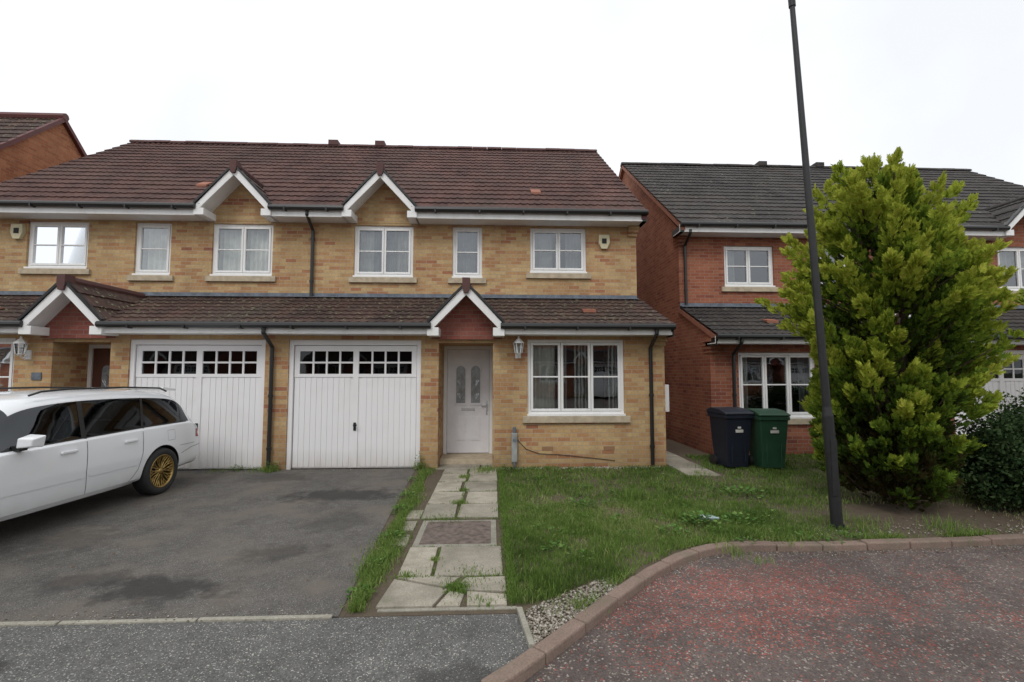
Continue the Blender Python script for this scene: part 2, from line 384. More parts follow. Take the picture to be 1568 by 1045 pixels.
    for d in sp['door']:
        a,b,zt,dd,style=d; Y=D1+dd-.02; st=.10
        G('step').box(a+.002,b-.002,D1+.35,Y+.1,-.05,st)
        fr=T
        fr.box(a,a+.065,Y-.05,Y+.03,st,zt); fr.box(b-.065,b,Y-.05,Y+.03,st,zt); fr.box(a+.065,b-.065,Y-.05,Y+.03,zt-.07,zt)
        k='front_door' if style=='white' else 'brown_front_door'
        dr=G(k); p,q=a+.07,b-.07; dr.box(p,q,Y-.02,Y+.02,st+.012,zt-.075)
        cx=(p+q)/2
        for sx in (-1,1):
            u0,u1=sorted((cx+sx*.055,cx+sx*.235)); um=(u0+u1)/2
            pts=[(u0,1.08),(u1,1.08),(u1,1.72)]+[(um+math.cos(an)*.09,1.72+math.sin(an)*.09) for an in np.linspace(.3,math.pi-.3,6)]+[(u0,1.72)]
            G('door_glass').prismY([(x_,z_) for x_,z_ in pts],Y-.028,Y-.021)
            for (xa,xb,za,zc) in ((u0-.02,u0,1.06,1.76),(u1,u1+.02,1.06,1.76),(u0-.02,u1+.02,1.04,1.06)): dr.box(xa,xb,Y-.036,Y-.02,za,zc)
            # leaded pattern
            for zc_ in (1.27,1.53):
                for (dx,dz) in ((.07,.11),(.035,.055)):
                    P4=[(um,zc_+dz),(um+dx,zc_),(um,zc_-dz),(um-dx,zc_)]
                    for (p_,q_) in zip(P4,P4[1:]+P4[:1]): G('door_metal').cyl((p_[0],Y-.03,p_[1]),(q_[0],Y-.03,q_[1]),.004,.004,5,False)
            dr.prismY([(u0,.35),(u1,.35),(u1,.82),(u0,.82)],Y-.03,Y-.02)
            for (xa,xb,za,zc) in ((u0+.03,u1-.03,.38,.79),): dr.box(xa,xb,Y-.036,Y-.03,za,zc)
        G('door_metal').box(cx-.13,cx+.13,Y-.03,Y-.021,.93,.98)
        G('door_metal').box(q-.055,q-.035,Y-.06,Y-.045,.95,1.08); G('door_metal').box(q-.06,q-.03,Y-.03,Y-.021,.85,1.12)
        G('door_metal').cyl((q-.045,Y-.05,1.03),(q-.045,Y-.02,1.03),.01); G('door_metal').box(q-.15,q-.045,Y-.06,Y-.047,1.02,1.04)
        T.quad((a,D1-.05,zt+.003),(b,D1-.05,zt+.003),(b,Y+.05,zt+.003),(a,Y+.05,zt+.003))
    for (x,za,zc,Y,neck) in sp['pipes']:
        r=.034; y=Y-.06; out=.36 if neck else 0
        Gt.tube([(x,y-out+.02,za),(x,y-out+.02,za-.08),(x,y,za-.30),(x,y,zc)],r)
        for zz in np.arange(zc+.3,za-.4,.9): Gt.cyl((x,y,zz),(x,y,zz+.05),r+.01)
    sl=(zr-ez)/(Yr-Ye)
    for (x,z) in sp.get('roof_vents',[]):
        y=Ye+(z-ez)/sl; G('vents').prismX([(y-.13,z-.13*sl+.03),(y-.13,z-.13*sl+.08),(y+.13,z+.13*sl+.05)],x-.11,x+.11)
    sl2=(lt-lz)/(D2-Yl)
    for (x,z) in sp.get('low_vents',[]):
        y=Yl+(z-lz)/sl2; G('vents').prismX([(y-.12,z-.12*sl2+.03),(y-.12,z-.12*sl2+.09),(y+.12,z+.12*sl2+.04)],x-.12,x+.12)
    for (x,z) in sp.get('alarms',[]):
        G('alarm_box').prismY([(x-.11,z+.15),(x+.11,z+.15),(x+.12,z-.02),(x+.06,z-.15),(x-.06,z-.15),(x-.12,z-.02)],D2-.07,D2)
        G('alarm_face').prismY([(x-.05,z+.07),(x+.05,z+.07),(x+.05,z-.04),(x-.05,z-.04)],D2-.076,D2-.07)
    mats=dict(walls=M[bk],roof=M[sp['tile']],lean_to_roof=M[sp.get('tile2','tile_low')],dormer_roof=M[sp.get('tile2','tile_low')],porch_roof=M[sp.get('tile2','tile_low')],
      ridge=M['ridge'] if sp['tile']=='tile' else M['tile_n'],trim=M['white'],gutters=M['black'],flashing=M['lead'],porch_brick=M['porchbrick'],verge=M['redtrim'] if sp['tile']=='tile' else M['orangetile'],
      glass=M['glass'],sills=M['sill'],garage_door=M['gwhite'],garage_glass=M['glassdark'],dark=M['dark'],step=M['sill'],front_door=M['doorwhite'],brown_front_door=M['browndoor'],
      door_glass=M['obscure'],door_metal=M['chrome'],vents=M['orangetile'],alarm_box=M['alarm'],alarm_face=M['dark'],curtain=M['curtain'],curtain_g=M['curtain_g'],stripe=M['stripe'])
    for k,mb in B.items():
        mb.obj(k,mats[k],root,bevel=.004 if k in('trim','sills','garage_door','front_door') else 0)
    return root

MX=-3.74
C='curtain'; CG='curtain_g'
main=dict(brick='buff',tile='tile',D1=8.5,D2=10.05,x0=MX,x1=3.13,endL=False,endR=True,low_eave=2.50,lean_top=3.24,eave=5.03,ridge=(14.3,8.53),
 low_win=[(.65,2.39,.93,2.27,3,2,[(C,.0,.30,.0),('stripe',.50,.70,.0),(CG,.34,.42,0),('stripe',.86,1.0,.0)])],
 up_win=[(-2.90,-1.66,3.70,4.79,2,2,[(C,0,.3,.0),(C,.7,1,0),(CG,.3,.7,0)]),(-.83,-.20,3.70,4.79,1,2,[(CG,0,1,0)]),(.83,2.04,3.82,4.79,2,2,[(CG,0,.42,0),(CG,.65,1,0)])],
 garage=[(-3.54,-1.24,2.25)],door=[(-.93,.03,2.2,1.0,'white')],
 up_gables=[(-2.28,.72,5.03,5.83)],low_gables=[(-.43,.62,2.50,3.17)],
 pipes=[(2.86,2.42,0.05,8.5,True),(MX,4.95,3.24,10.05,True),(-3.80,2.42,0.05,8.5,True)],
 roof_vents=[(1.0,5.75)],low_vents=[(1.85,2.82)],ridge_vents=[-3.39,],alarms=[(2.42,4.48)])
house('brick_house',None,main,(-.3,10,0))
left=dict(main); left.update(door=[(-.93,.03,2.2,.8,'brown')],pipes=[],alarms=[(2.2,4.55)],roof_vents=[(-1.05,5.85)],low_vents=[(1.35,2.75)],ridge_vents=[-2.7],
 low_win=[(.65,2.39,.93,2.27,3,2,[(C,0,.2,.3)])],
 up_win=[(-2.90,-1.66,3.70,4.79,2,2,[(C,0,1,.0)]),(-.83,-.10,3.70,4.79,1,2,[(C,0,1,0)]),(.83,2.04,3.82,4.79,2,2,[(CG,0,.6,0),(C,.6,1,0)])])
house('brick_house.001',lambda x:2*MX-x,left,(-7.1,10,0))
nb=dict(brick='redbrick',tile='tile_n',tile2='tile_n',D1=9.6,D2=11.1,x0=4.49,x1=16.5,endL=True,endR=True,low_eave=2.42,lean_top=3.24,eave=5.14,ridge=(15.5,8.69),
 low_win=[(5.08,6.72,.76,2.09,3,2,[(C,.05,.18,.0),(CG,.85,1,0)])],
 up_win=[(5.60,6.82,3.75,4.73,2,2,[(CG,0,.3,0)]),(7.95,8.65,3.7,4.73,1,2,[(CG,0,1,0)]),(12.5,13.7,3.7,4.79,2,2,[(C,0,1,.5)])],
 garage=[(9.65,11.95,2.15)],door=[(7.75,8.7,2.1,.9,'brown')],
 up_gables=[(13.05,.74,5.14,5.9)],low_gables=[(8.22,.62,2.42,3.1)],
 pipes=[(4.95,2.35,0.0,9.6,True),(4.62,5.0,3.3,11.1,True)],roof_vents=[(9.0,5.7)],low_vents=[(6.0,2.75)],ridge_vents=[9.2,11.2],alarms=[(7.28,4.61)])
house('brick_house.002',None,nb,(10,12,0))
# houses across the street (behind the camera: seen in window and car reflections)
for nm,xo in (('brick_house.004',6),('brick_house.005',-9),('brick_house.006',21),('brick_house.007',-31),('brick_house.008',-22)):
    o=dict(main); o['endL']=True; o['brick']='redbrick'
    rr=house(nm,None,o,(-.3,10,0)); rr.rotation_euler=(0,0,math.pi); rr.location=(xo,-17,0)

# far-left orange brick house, gable end to the right
r=empty('brick_house.003',(-17,14,0)); w=MB(); xe=-12.55; Yp=14.03; zp=9.12
w.quad((xe,9.9,-.1),(xe,18.2,-.1),(xe,18.2,5.0),(xe,Yp,zp-.1),(xe,9.9,5.0)); w.quad((-22,9.9,-.1),(xe,9.9,-.1),(xe,9.9,5.0),(-22,9.9,5.0)); w.obj('walls',M['orangebrick'],r)
w=MB(); S=Vector((0,Yp-9.6,zp-4.9)); tiled(w,(-22,9.6,4.85),(1,0,0),S,22+xe+.1,S.length); w.quad((-22,Yp,zp),(xe+.1,Yp,zp),(xe+.1,18.5,4.85),(-22,18.5,4.85)); w.obj('roof',M['tile_low'],r)
w=MB()
for ya in (9.6,18.46): w.prismX([(ya,4.85),(Yp,zp),(Yp,zp-.14),(ya,4.7)],xe,xe+.11)
w.cyl((-22,Yp,zp),(xe+.12,Yp,zp),.11,.11,8); w.obj('verge',M['redtrim'],r)

# ------------------------------------------------------------------ wall lanterns, meter boxes
def lantern(x,z,Y,name):
    r=empty(name,(x,Y,z)); a=MB()
    a.box(x-.05,x+.05,Y-.02,Y,z-.12,z+.04); a.tube([(x,Y-.02,z-.05),(x,Y-.09,z-.11),(x,Y-.15,z-.06)],.012,8)
    a.cyl((x,Y-.15,z-.06),(x,Y-.15,z-.03),.03,.06,6); a.cyl((x,Y-.15,z+.14),(x,Y-.15,z+.22),.105,.03,6); a.cyl((x,Y-.15,z+.22),(x,Y-.15,z+.27),.02,.012,6)
    for k in range(6):
        an=2*math.pi*k/6; a.cyl((x+.06*math.cos(an),Y-.15+.06*math.sin(an),z-.03),(x+.085*math.cos(an),Y-.15+.085*math.sin(an),z+.14),.007,.007,5)
    a.obj('lantern_frame',M['white'],r); b=MB(); b.cyl((x,Y-.15,z-.03),(x,Y-.15,z+.14),.052,.078,6); b.obj('lantern_glass',M['glass'],r)
    c=MB(); c.cyl((x,Y-.15,z),(x,Y-.15,z+.08),.02,.025,10); c.obj('bulb',M['curtain'],r)
lantern(.48,2.05,8.5,'wall_lantern'); lantern(2*MX-.42,2.02,8.5,'wall_lantern')
r=empty('meter_box',(3.2,9.2,1.2)); a=MB(); a.box(3.132,3.30,8.75,9.2,.95,1.45); a.obj('box',M['gwhite'],r,bevel=.01)
r=empty('water_standpipe',(.41,8.4,0)); a=MB(); a.box(.36,.46,8.40,8.495,.12,.62); a.obj('cover',M['curtain_g'],r,bevel=.01); a=MB(); a.cyl((.41,8.42,0),(.41,8.42,.12),.02); a.cyl((.41,8.39,.5),(.41,8.41,.5),.03); a.cyl((.41,8.44,.62),(.41,8.44,.72),.03); a.obj('pipe',M['lead'],r)
r=empty('wall_cable',(.9,8.48,.3)); a=MB(); a.tube([(.46,8.49,.50),(.62,8.488,.33),(.85,8.486,.25),(1.2,8.488,.23),(1.5,8.487,.20),(2.2,8.488,.12)],.005,6); a.obj('cable',M['black'],r)
r=empty('house_number_sign',(-7.75,8.49,1.62)); a=MB(); a.box(-7.82,-7.66,8.48,8.499,1.55,1.68); a.obj('plate',M['lead'],r,bevel=.004)
r=empty('air_brick',(1.5,8.49,.35))
a=MB()
for xv in (1.0,2.1): a.box(xv-.1,xv+.1,8.494,8.499,.30,.37)
a.obj('vent',simple('air_brick_clay',(.30,.17,.09),.85),r)

# ------------------------------------------------------------------ ground materials
def asphalt(name,base,chip,chipamt,stains=(),low=(.8,1.15),warm=None,sc=150):
    t=NT(name); P=t.P
    v=t.n('ShaderNodeTexVoronoi'); v.inputs['Scale'].default_value=sc; t.set(v.inputs['Vector'],P)
    sc_=t.n('ShaderNodeSeparateColor'); t.set(sc_.inputs[0],v.outputs['Color'])
    c=t.mix(t.math('MULTIPLY',t.math('GREATER_THAN',sc_.outputs[0],1-chipamt),t.math('LESS_THAN',v.outputs['Distance'],.5)),base,chip)
    c=t.mix(1.0,c,t.ramp(sc_.outputs[1],[(0,.65),(1,1.3)]),'MULTIPLY')
    n=t.noise(.7,6,.65,dist=.4); c=t.mix(1.0,c,t.ramp(n,[(.3,low[0]),(.7,low[1])]),'MULTIPLY')
    n2=t.noise(6,5,.7); c=t.mix(1.0,c,t.ramp(n2,[(.3,.85),(.7,1.12)]),'MULTIPLY')
    if warm: c=t.mix(t.ramp(t.noise(1.4,6,.6,vec=t.map(loc=(5,3,0))),[(.48,0.0),(.66,.7)]),c,warm)
    if stains:
        sn=t.math('MULTIPLY',t.math('SUBTRACT',t.noise(3.0,6,.75),.5),2.2)
        for (sx,sy,rx,ry,k) in stains:
            mp=t.map((1/rx,1/ry,0),(-sx/rx,-sy/ry,0)); ln=t.n('ShaderNodeVectorMath',operation='LENGTH'); t.set(ln.inputs[0],mp)
            d=t.math('ADD',ln.outputs['Value'],sn)
            c=t.mix(t.ramp(d,[(.45,k),(1.0,0.0)]),c,(.032,.030,.028))
    t.bump(v.outputs['Distance'],.45,.005)
    return t.base(c,.85,0,.3)
m_drive=asphalt('driveway_tarmac',(.108,.101,.092),(.25,.23,.21),.10,[(-2.05,6.75,1.0,.42,.8),(-2.55,3.95,.6,.28,.8),(-3.3,4.1,.45,.25,.55),(-2.0,4.7,.45,.28,.5),(-4.2,5.0,.5,.7,.35),(-1.7,5.6,.4,.5,.3),(-3.4,7.9,.7,.4,.4)],warm=(.155,.132,.108))
m_pave=asphalt('pavement_tarmac',(.118,.116,.11),(.38,.37,.33),.15,[(-2.85,2.95,.18,.12,.8),(-.2,2.75,.4,.16,.5)],sc=120)
def redroad():
    t=NT('red_road_tarmac'); P=t.P
    v=t.n('ShaderNodeTexVoronoi'); v.inputs['Scale'].default_value=95; t.set(v.inputs['Vector'],P)
    s=t.n('ShaderNodeSeparateColor'); t.set(s.inputs[0],v.outputs['Color'])
    mp=t.map((1/2.0,1/.8,0),(-1.9/2.0,-3.75/.8,0)); ln=t.n('ShaderNodeVectorMath',operation='LENGTH'); t.set(ln.inputs[0],mp)
    d=t.math('ADD',ln.outputs['Value'],t.math('MULTIPLY',t.math('SUBTRACT',t.noise(1.7,7,.75),.5),3.2))
    mask=t.ramp(d,[(.1,.50),(.9,.15),(1.6,.03)])
    red=t.math('GREATER_THAN',mask,s.outputs[0])
    base=t.mix(t.noise(1.1,6,.7,vec=t.map(loc=(2,9,0))),(.080,.064,.058),(.145,.116,.104))
    c=t.mix(red,base,(.25,.085,.068))
    chip=t.math('GREATER_THAN',s.outputs[1],.93); c=t.mix(chip,c,(.28,.24,.21))
    c=t.mix(1.0,c,t.ramp(s.outputs[2],[(0,.7),(1,1.25)]),'MULTIPLY')
    c=t.mix(1.0,c,t.ramp(t.noise(.8,6,.7),[(.3,.78),(.7,1.2)]),'MULTIPLY')
    c=t.mix(1.0,c,t.ramp(t.noise(9,5,.7),[(.3,.82),(.7,1.14)]),'MULTIPLY')
    t.bump(v.outputs['Distance'],.5,.006)
    return t.base(c,.85,0,.3)
m_red=redroad()
def concrete(name,c0,c1,sc=5,dirt=.45):
    t=NT(name); c=t.mix(t.noise(sc,6,.7),c0,c1); gr=t.noise(70,4,.7); c=t.mix(1.0,c,t.ramp(gr,[(.3,.75),(.7,1.15)]),'MULTIPLY')
    ri=t.n('ShaderNodeNewGeometry').outputs['Random Per Island']; c=t.mix(1.0,c,t.ramp(ri,[(0,.78),(1,1.1)]),'MULTIPLY')
    g=t.noise(2.2,6,.7,vec=t.map(loc=(3,7,0))); c=t.mix(t.ramp(g,[(.42,0.0),(.7,dirt)]),c,(.13,.125,.085))
    t.bump(gr,.4,.004); return t.base(c,.9,0,.2)
m_slab=concrete('paving_slab',(.32,.29,.235),(.46,.42,.345),5,.65)
m_kerb=concrete('kerb_stone',(.21,.14,.115),(.30,.225,.185),7,.5)
m_edge=concrete('edging_stone',(.28,.26,.22),(.40,.38,.32),8)
t=NT('soil'); c=t.mix(t.noise(9,6,.75),(.055,.042,.028),(.14,.105,.07)); m_soil=t.base(c,.95); t.bump(t.noise(30,5,.7),.8,.02)
t=NT('far_ground'); c=t.mix(t.noise(.1,4,.6),(.06,.09,.035),(.10,.095,.06)); m_far=t.base(c,.95)

def sheet(name,poly,z,mat,thick=None):
    mb=MB()
    if thick: mb.prismZ(poly,z-thick,z)
    else: mb.quad(*[(x,y,z) for x,y in poly])
    return mb.obj(name,mat)
sheet('ground',[(-500,-500),(500,-500),(500,500),(-500,500)],-.12,m_far)
kerb=[(-12,1.9),(-3,1.92),(-1.4,2.02),(-.6,2.25),(.03,2.71),(.36,3.05),(.68,3.40),(1.0,3.75),(1.36,4.12),(1.74,4.43),(2.05,4.61),(2.42,4.70),(2.9,4.68),(3.39,4.67),(4.3,4.70),(5.5,4.78),(7.5,4.9),(12,5.1),(25,5.3)]
sheet('road',[(-40,-14),(40,-14),(40,5.4)]+[(x,y) for x,y in reversed(kerb)]+[(-40,1.9)],-.055,m_red)
sheet('pavement',[(-30,1.94),(-3,1.96),(-1.4,2.06),(-.6,2.3),(.0,2.75),(.26,3.02),(.26,3.46),(-30,3.46)],-.010,m_pave,.1)
sheet('driveway',[(-20,3.46),(-1.05,3.46),(-1.20,6),(-1.31,8.62),(-20,8.62)],0,m_drive,.1)
sheet('garden_soil',[(-1.2,3.46),(.26,3.46),(.26,3.02),(.42,3.16),(.75,3.53),(1.05,3.85),(1.74,4.48),(2.42,4.74),(3.39,4.72),(5.5,4.83),(12,5.15),(25,5.35),(25,12),(-1.34,12),(-1.31,8.6)],-.006,m_soil,.1)
r=empty('concrete_edging',(-3,3.46,0)); a=MB(); x=-12.0
while x<-1.1:
    a.box(x+.004,min(x+.90,-1.06),3.438+random.uniform(-.004,.004),3.478,-.08,.005+random.uniform(-.003,.003)); x+=.91
a.prismZ([(.235,3.03),(.275,3.03),(.225,3.5),(.185,3.5)],-.08,.02)
a.box(-.80,.19,3.51,3.545,-.08,.004)
a.obj('edging',m_edge,r,bevel=.006)
r=empty('kerb',(1,3.7,0)); a=MB()
pts=[Vector((x,y)) for x,y in kerb]; L=[0]
for p,q in zip(pts[:-1],pts[1:]): L.append(L[-1]+(q-p).length)
def at(s):
    for i in range(len(L)-1):
        if s<=L[i+1] or i==len(L)-2:
            f_=(s-L[i])/(L[i+1]-L[i]); return pts[i].lerp(pts[i+1],f_)
s=0
while s<L[-1]-.5:
    ln=.45; e=s+ln-.008; p0,pm,p1=at(s),at((s+e)/2),at(e)
    def nrm(a_,b_):
        d=(b_-a_).normalized(); return Vector((-d.y,d.x))
    n0=nrm(at(max(0,s-.1)),at(s+.1)); nm=nrm(p0,p1); n1=nrm(at(e-.1),at(e+.1)); w0=.055
    poly=[p0-n0*w0,pm-nm*w0,p1-n1*w0,p1+n1*w0,pm+nm*w0,p0+n0*w0]
    dz=random.uniform(-.006,.006)
    a.prismZ([(p.x,p.y) for p in poly],-.12,.012+dz); s+=ln
a.obj('kerb_stones',m_kerb,r,bevel=.014)
r=empty('paving_path',(-.35,6,0)); a=MB()
def slab(x0,x1,y0,y1,z=.012):
    j=lambda:random.uniform(-.012,.012)
    i=a.av([(x0+j(),y0+j(),-.05),(x1+j(),y0+j(),-.05),(x1+j(),y1+j(),-.05),(x0+j(),y1+j(),-.05)])
    b0=a.v[i:i+4]; zz=[z+random.uniform(-.006,.006) for _ in range(4)]
    a.v+= [(b0[k][0],b0[k][1],zz[k]) for k in range(4)]
    for q in ((0,3,2,1),(4,5,6,7),(0,1,5,4),(1,2,6,5),(2,3,7,6),(3,0,4,7)): a.f.append(tuple(i+k for k in q))
def tri(ps,z=.012):
    z0=z+random.uniform(-.003,.003); a.prismZ(ps,-.05,z0)
tri([(-.82,3.56),(-.42,3.56),(-.33,3.82),(-.78,4.02)]); tri([(-.39,3.56),(-.22,3.56),(-.20,3.74),(-.31,3.80)])
tri([(-.17,3.56),(.12,3.56),(.12,3.72),(-.18,3.78)]); tri([(-.29,3.84),(-.19,3.80),(.12,3.77),(.12,4.03),(-.20,4.02)]); tri([(-.76,4.05),(-.36,3.87),(-.25,4.03),(-.5,4.07)])
slab(-.76,-.50,4.09,4.70); slab(-.47,.10,4.07,4.72)
ys=[5.62,6.22,6.85,7.45,8.05,8.42]
for k,(y0,y1) in enumerate(zip(ys[:-1],ys[1:])):
    o=[-.02,.03,-.04,.02,0][k]
    slab(-.80,-.40+o,y0+.02,y1-.02); slab(-.36+o,.09,y0+.02,y1-.02)
for k,y0 in enumerate([4.75,5.2,5.62]): slab(-.98,-.82,y0+.03,y0+.33)
slab(-.98,-.2,8.47,9.0); slab(-.17,.1,8.47,9.0)
slab(3.2,3.75,7.75,8.3); slab(3.2,3.75,8.33,8.9); slab(3.2,3.75,8.93,9.5); slab(3.2,3.75,9.5,10.2)
a.obj('slabs',m_slab,r,bevel=.006)
a=MB(); a.box(-.76,.06,4.74,5.56,-.05,.006); a.obj('cover_frame',m_edge,r,bevel=.006)
m_cover=simple('manhole_infill',(.17,.13,.11),.85,var=.4,scale=14)
a=MB(); a.box(-.70,.00,4.80,5.50,-.05,.0115); a.obj('inspection_cover',m_cover,r,bevel=.004)

def pebbles(name,n,fn,mat,rs=(.008,.02)):
    V=[];F=[]
    base=np.array([(1,0,0),(-1,0,0),(0,1,0),(0,-1,0),(0,0,1),(0,0,-1)],float)
    fa=[(0,2,4),(2,1,4),(1,3,4),(3,0,4),(2,0,5),(1,2,5),(3,1,5),(0,3,5)]
    for _ in range(n):
        x,y,z=fn(); rr=random.uniform(*rs); s=np.array([random.uniform(.7,1.3),random.uniform(.7,1.3),.6])*rr
        an=random.random()*6.28; R=np.array([[math.cos(an),-math.sin(an),0],[math.sin(an),math.cos(an),0],[0,0,1]])
        b=(base*s*(1+rng.uniform(-.2,.2,(6,1))))@R.T+np.array([x,y,z+rr*.2]); i=len(V); V+=b.tolist(); F+=[(q[0]+i,q[1]+i,q[2]+i) for q in fa]
    return npmesh(name,V,F,mat)
t=NT('pebble'); ri=t.n('ShaderNodeNewGeometry').outputs['Random Per Island']; m_peb=t.base(t.ramp(ri,[(0,(.09,.075,.055)),(.4,(.20,.17,.13)),(.8,(.33,.30,.25)),(1,(.48,.45,.40))]),.8)
def gp():
    while True:
        x=random.uniform(.25,1.0); y=random.uniform(3.05,4.0)
        if (y-3.05)-(x-.30)*1.02>0.02 and y<3.45+.75*(x-.2): return x,y,0
pebbles('gravel',1700,gp,m_peb,(.006,.015))
pebbles('gravel.001',900,lambda:(random.uniform(.15,3.0),8.5-abs(random.gauss(0,.07)),0),m_peb,(.01,.03))
pebbles('gravel.002',700,lambda:(random.uniform(2.5,6.5),4.85+abs(random.gauss(0,.2)),0),m_peb,(.005,.014))
pebbles('loose_grit',900,lambda:(random.uniform(-5,-1.1),random.choice([3.5,8.55])+random.gauss(0,.05),0.002),m_peb,(.003,.008))
pebbles('loose_grit.001',900,lambda:((lambda q,o:(q.x+o*.7,q.y-o*.7,-.055))(at(random.uniform(L[4],L[16])),.06+abs(random.gauss(0,.09)))),m_peb,(.003,.009))
m_dead=simple('dead_leaf',(.16,.09,.04),.9,var=.5,scale=30)
V=[];F=[]
for _ in range(900):
    k=random.random()
    if k<.55:
        x,y,z=random.gauss(5.0,1.0),random.gauss(5.3,.55),.0
        if y<4.75: z=-.055
    elif k<.7: x,y,z=random.uniform(-6,-1.1),random.uniform(3.5,8.5),.004
    elif k<.8: x,y,z=random.uniform(.3,4.5),random.uniform(4.0,8.3),.03
    elif k<.9: x,y,z=random.uniform(1.8,6),4.6-abs(random.gauss(0,.08)),-.055
    else: x,y,z=random.uniform(-4,-1.2),8.4+random.gauss(0,.08),.004
    l=random.uniform(.012,.03); an=random.random()*6.28; d=Vector((math.cos(an),math.sin(an),random.uniform(-.1,.3)))*l; s_=Vector((-math.sin(an),math.cos(an),random.uniform(-.3,.3)))*l*.4; p=Vector((x,y,z+.004)); i=len(V)
    V+=[tuple(p),tuple(p+d*.5+s_),tuple(p+d),tuple(p+d*.5-s_)]; F.append((i,i+1,i+2,i+3))
npmesh('fallen_leaves',V,F,m_dead)

# ------------------------------------------------------------------ grass
def inside(px,py,poly):
    c=np.zeros(len(px),bool); n=len(poly); j=n-1
    for i in range(n):
        xi,yi=poly[i];xj,yj=poly[j]
        with np.errstate(divide='ignore',invalid='ignore'):
            m=((yi>py)!=(yj>py))&(px<(xj-xi)*(py-yi)/(yj-yi)+xi)
        c^=m; j=i
    return c
def fbm(x,y,s):
    return (np.sin(x*s+1.3*np.sin(y*s*.7))+np.sin(y*s*1.3+1.7*np.sin(x*s*.9+2)))*.25+.5
def blades(px,py,h,w,z0=0.0,lean=.5,tint=None):
    n=len(px); an=rng.uniform(0,2*np.pi,n); ln=rng.uniform(0,2*np.pi,n); la=np.abs(rng.normal(0,lean,n))*h
    dx=np.cos(an)*w/2; dy=np.sin(an)*w/2; z=np.full(n,z0)
    V=np.empty((n,5,3)); 
    V[:,0]=np.stack([px-dx,py-dy,z],1); V[:,1]=np.stack([px+dx,py+dy,z],1)
    mx=px+np.cos(ln)*la*.35; my=py+np.sin(ln)*la*.35; mz=z0+h*.6
    V[:,2]=np.stack([mx+dx*.8,my+dy*.8,mz],1); V[:,3]=np.stack([mx-dx*.8,my-dy*.8,mz],1)
    V[:,4]=np.stack([px+np.cos(ln)*la,py+np.sin(ln)*la,z0+h*np.clip(1-.3*(la/h)**2,.3,1)],1)
    b=np.arange(n)*5
    F=np.concatenate([np.stack([b,b+1,b+2],1),np.stack([b,b+2,b+3],1),np.stack([b+3,b+2,b+4],1)])
    T=np.repeat(tint if tint is not None else rng.random(n),5)
    return V.reshape(-1,3),F,T
def foliage_mat(name,stops,trans=.3,rough=.6):
    t=NT(name); at=t.n('ShaderNodeAttribute',attribute_name='tint'); ri=t.n('ShaderNodeNewGeometry').outputs['Random Per Island']
    f=t.math('ADD',t.math('MULTIPLY',at.outputs['Fac'],.8),t.math('MULTIPLY',ri,.2))
    c=t.ramp(f,stops)
    if trans<=0:
        return t.base(c,rough,0,.2)
    t.t.nodes.remove(t.b)
    df=t.n('ShaderNodeBsdfDiffuse'); t.set(df.inputs[0],c)
    tr=t.n('ShaderNodeBsdfTranslucent'); t.set(tr.inputs[0],c); mx=t.n('ShaderNodeMixShader'); mx.inputs[0].default_value=trans
    t.t.links.new(df.outputs[0],mx.inputs[1]); t.t.links.new(tr.outputs[0],mx.inputs[2]); t.t.links.new(mx.outputs[0],t.out.inputs[0]); return t.m
m_grass=foliage_mat('grass_blade',[(0,(.055,.09,.022)),(.35,(.11,.185,.04)),(.7,(.18,.27,.065)),(.88,(.29,.31,.125)),(1,(.44,.38,.24))],.22)
lawn=[(.13,3.55),(.13,8.47),(3.15,8.47),(3.18,8.35),(3.18,7.7),(3.8,7.7),(3.9,9.55),(14,9.55),(14,5.3),(7.5,5.02),(5.5,4.9),(3.39,4.78),(2.42,4.81),(1.70,4.54),(1.32,4.20),(.95,3.86),(.8,3.92),(.5,3.66),(.25,3.56)]
VV=[];FF=[];TT=[];off=0
def acc(v,f,t_):
    global off
    VV.append(v);FF.append(f+off);TT.append(t_);off+=len(v)
def lawnfill(n,x0,x1,y0,y1,hs,ws):
    px=rng.uniform(x0,x1,n);py=rng.uniform(y0,y1,n); m=inside(px,py,lawn)
    d=fbm(px,py,3.1)*.45+fbm(px+4,py,9.0)*.3+fbm(px+2,py+7,19.0)*.25
    bd=np.clip(1.4-np.hypot((px-5.0)/1.6,(py-5.4)/1.0),0,1)
    m&=rng.random(n)>bd*1.1; m&=rng.random(n)<-.05+d*1.6
    px=px[m];py=py[m];d=d[m];bd=bd[m];k=len(px)
    h=rng.uniform(*hs,k)*(.5+1.1*d); tn=np.clip(rng.normal(.42,.16,k)+(d-.5)*-.6+ (rng.random(k)<.08)*.45+bd*.5+(fbm(px+9,py+2,1.3)-.5)*.5+(fbm(px+1,py+5,5.3)-.5)*.3,0,1)
    acc(*blades(px,py,h,rng.uniform(*ws,k),0.0,.55,tn))
lawnfill(120000,.1,4.2,3.5,6.2,(.018,.060),(.003,.006))
lawnfill(76000,.1,9,6.0,9.6,(.02,.06),(.006,.011))
lawnfill(14000,4.2,9,4.9,6.2,(.02,.05),(.004,.008))
def tuft(x,y,n,r,h,w=.006,tn=.45,lean=.5):
    px=x+rng.normal(0,r,n);py=y+rng.normal(0,r,n); acc(*blades(px,py,rng.uniform(h*.4,h,n),np.full(n,w),0,lean,np.clip(rng.normal(tn,.15,n),0,1)))
n=15000; py=rng.uniform(3.5,8.5,n); cx=-.95-.17*(py-3.5)/5; px=cx+rng.normal(0,.055,n)*(1+.5*np.sin(py*3.1)); d=fbm(px,py,5); m=rng.random(n)<.2+d*.9*(1-.35*(py>6.5))
px,py=px[m],py[m];k=len(px); acc(*blades(px,py,rng.uniform(.02,.09,k)*(1.0-.25*(py>6)),rng.uniform(.004,.007,k),0,.7,np.clip(rng.normal(.58,.2,k),0,1)))
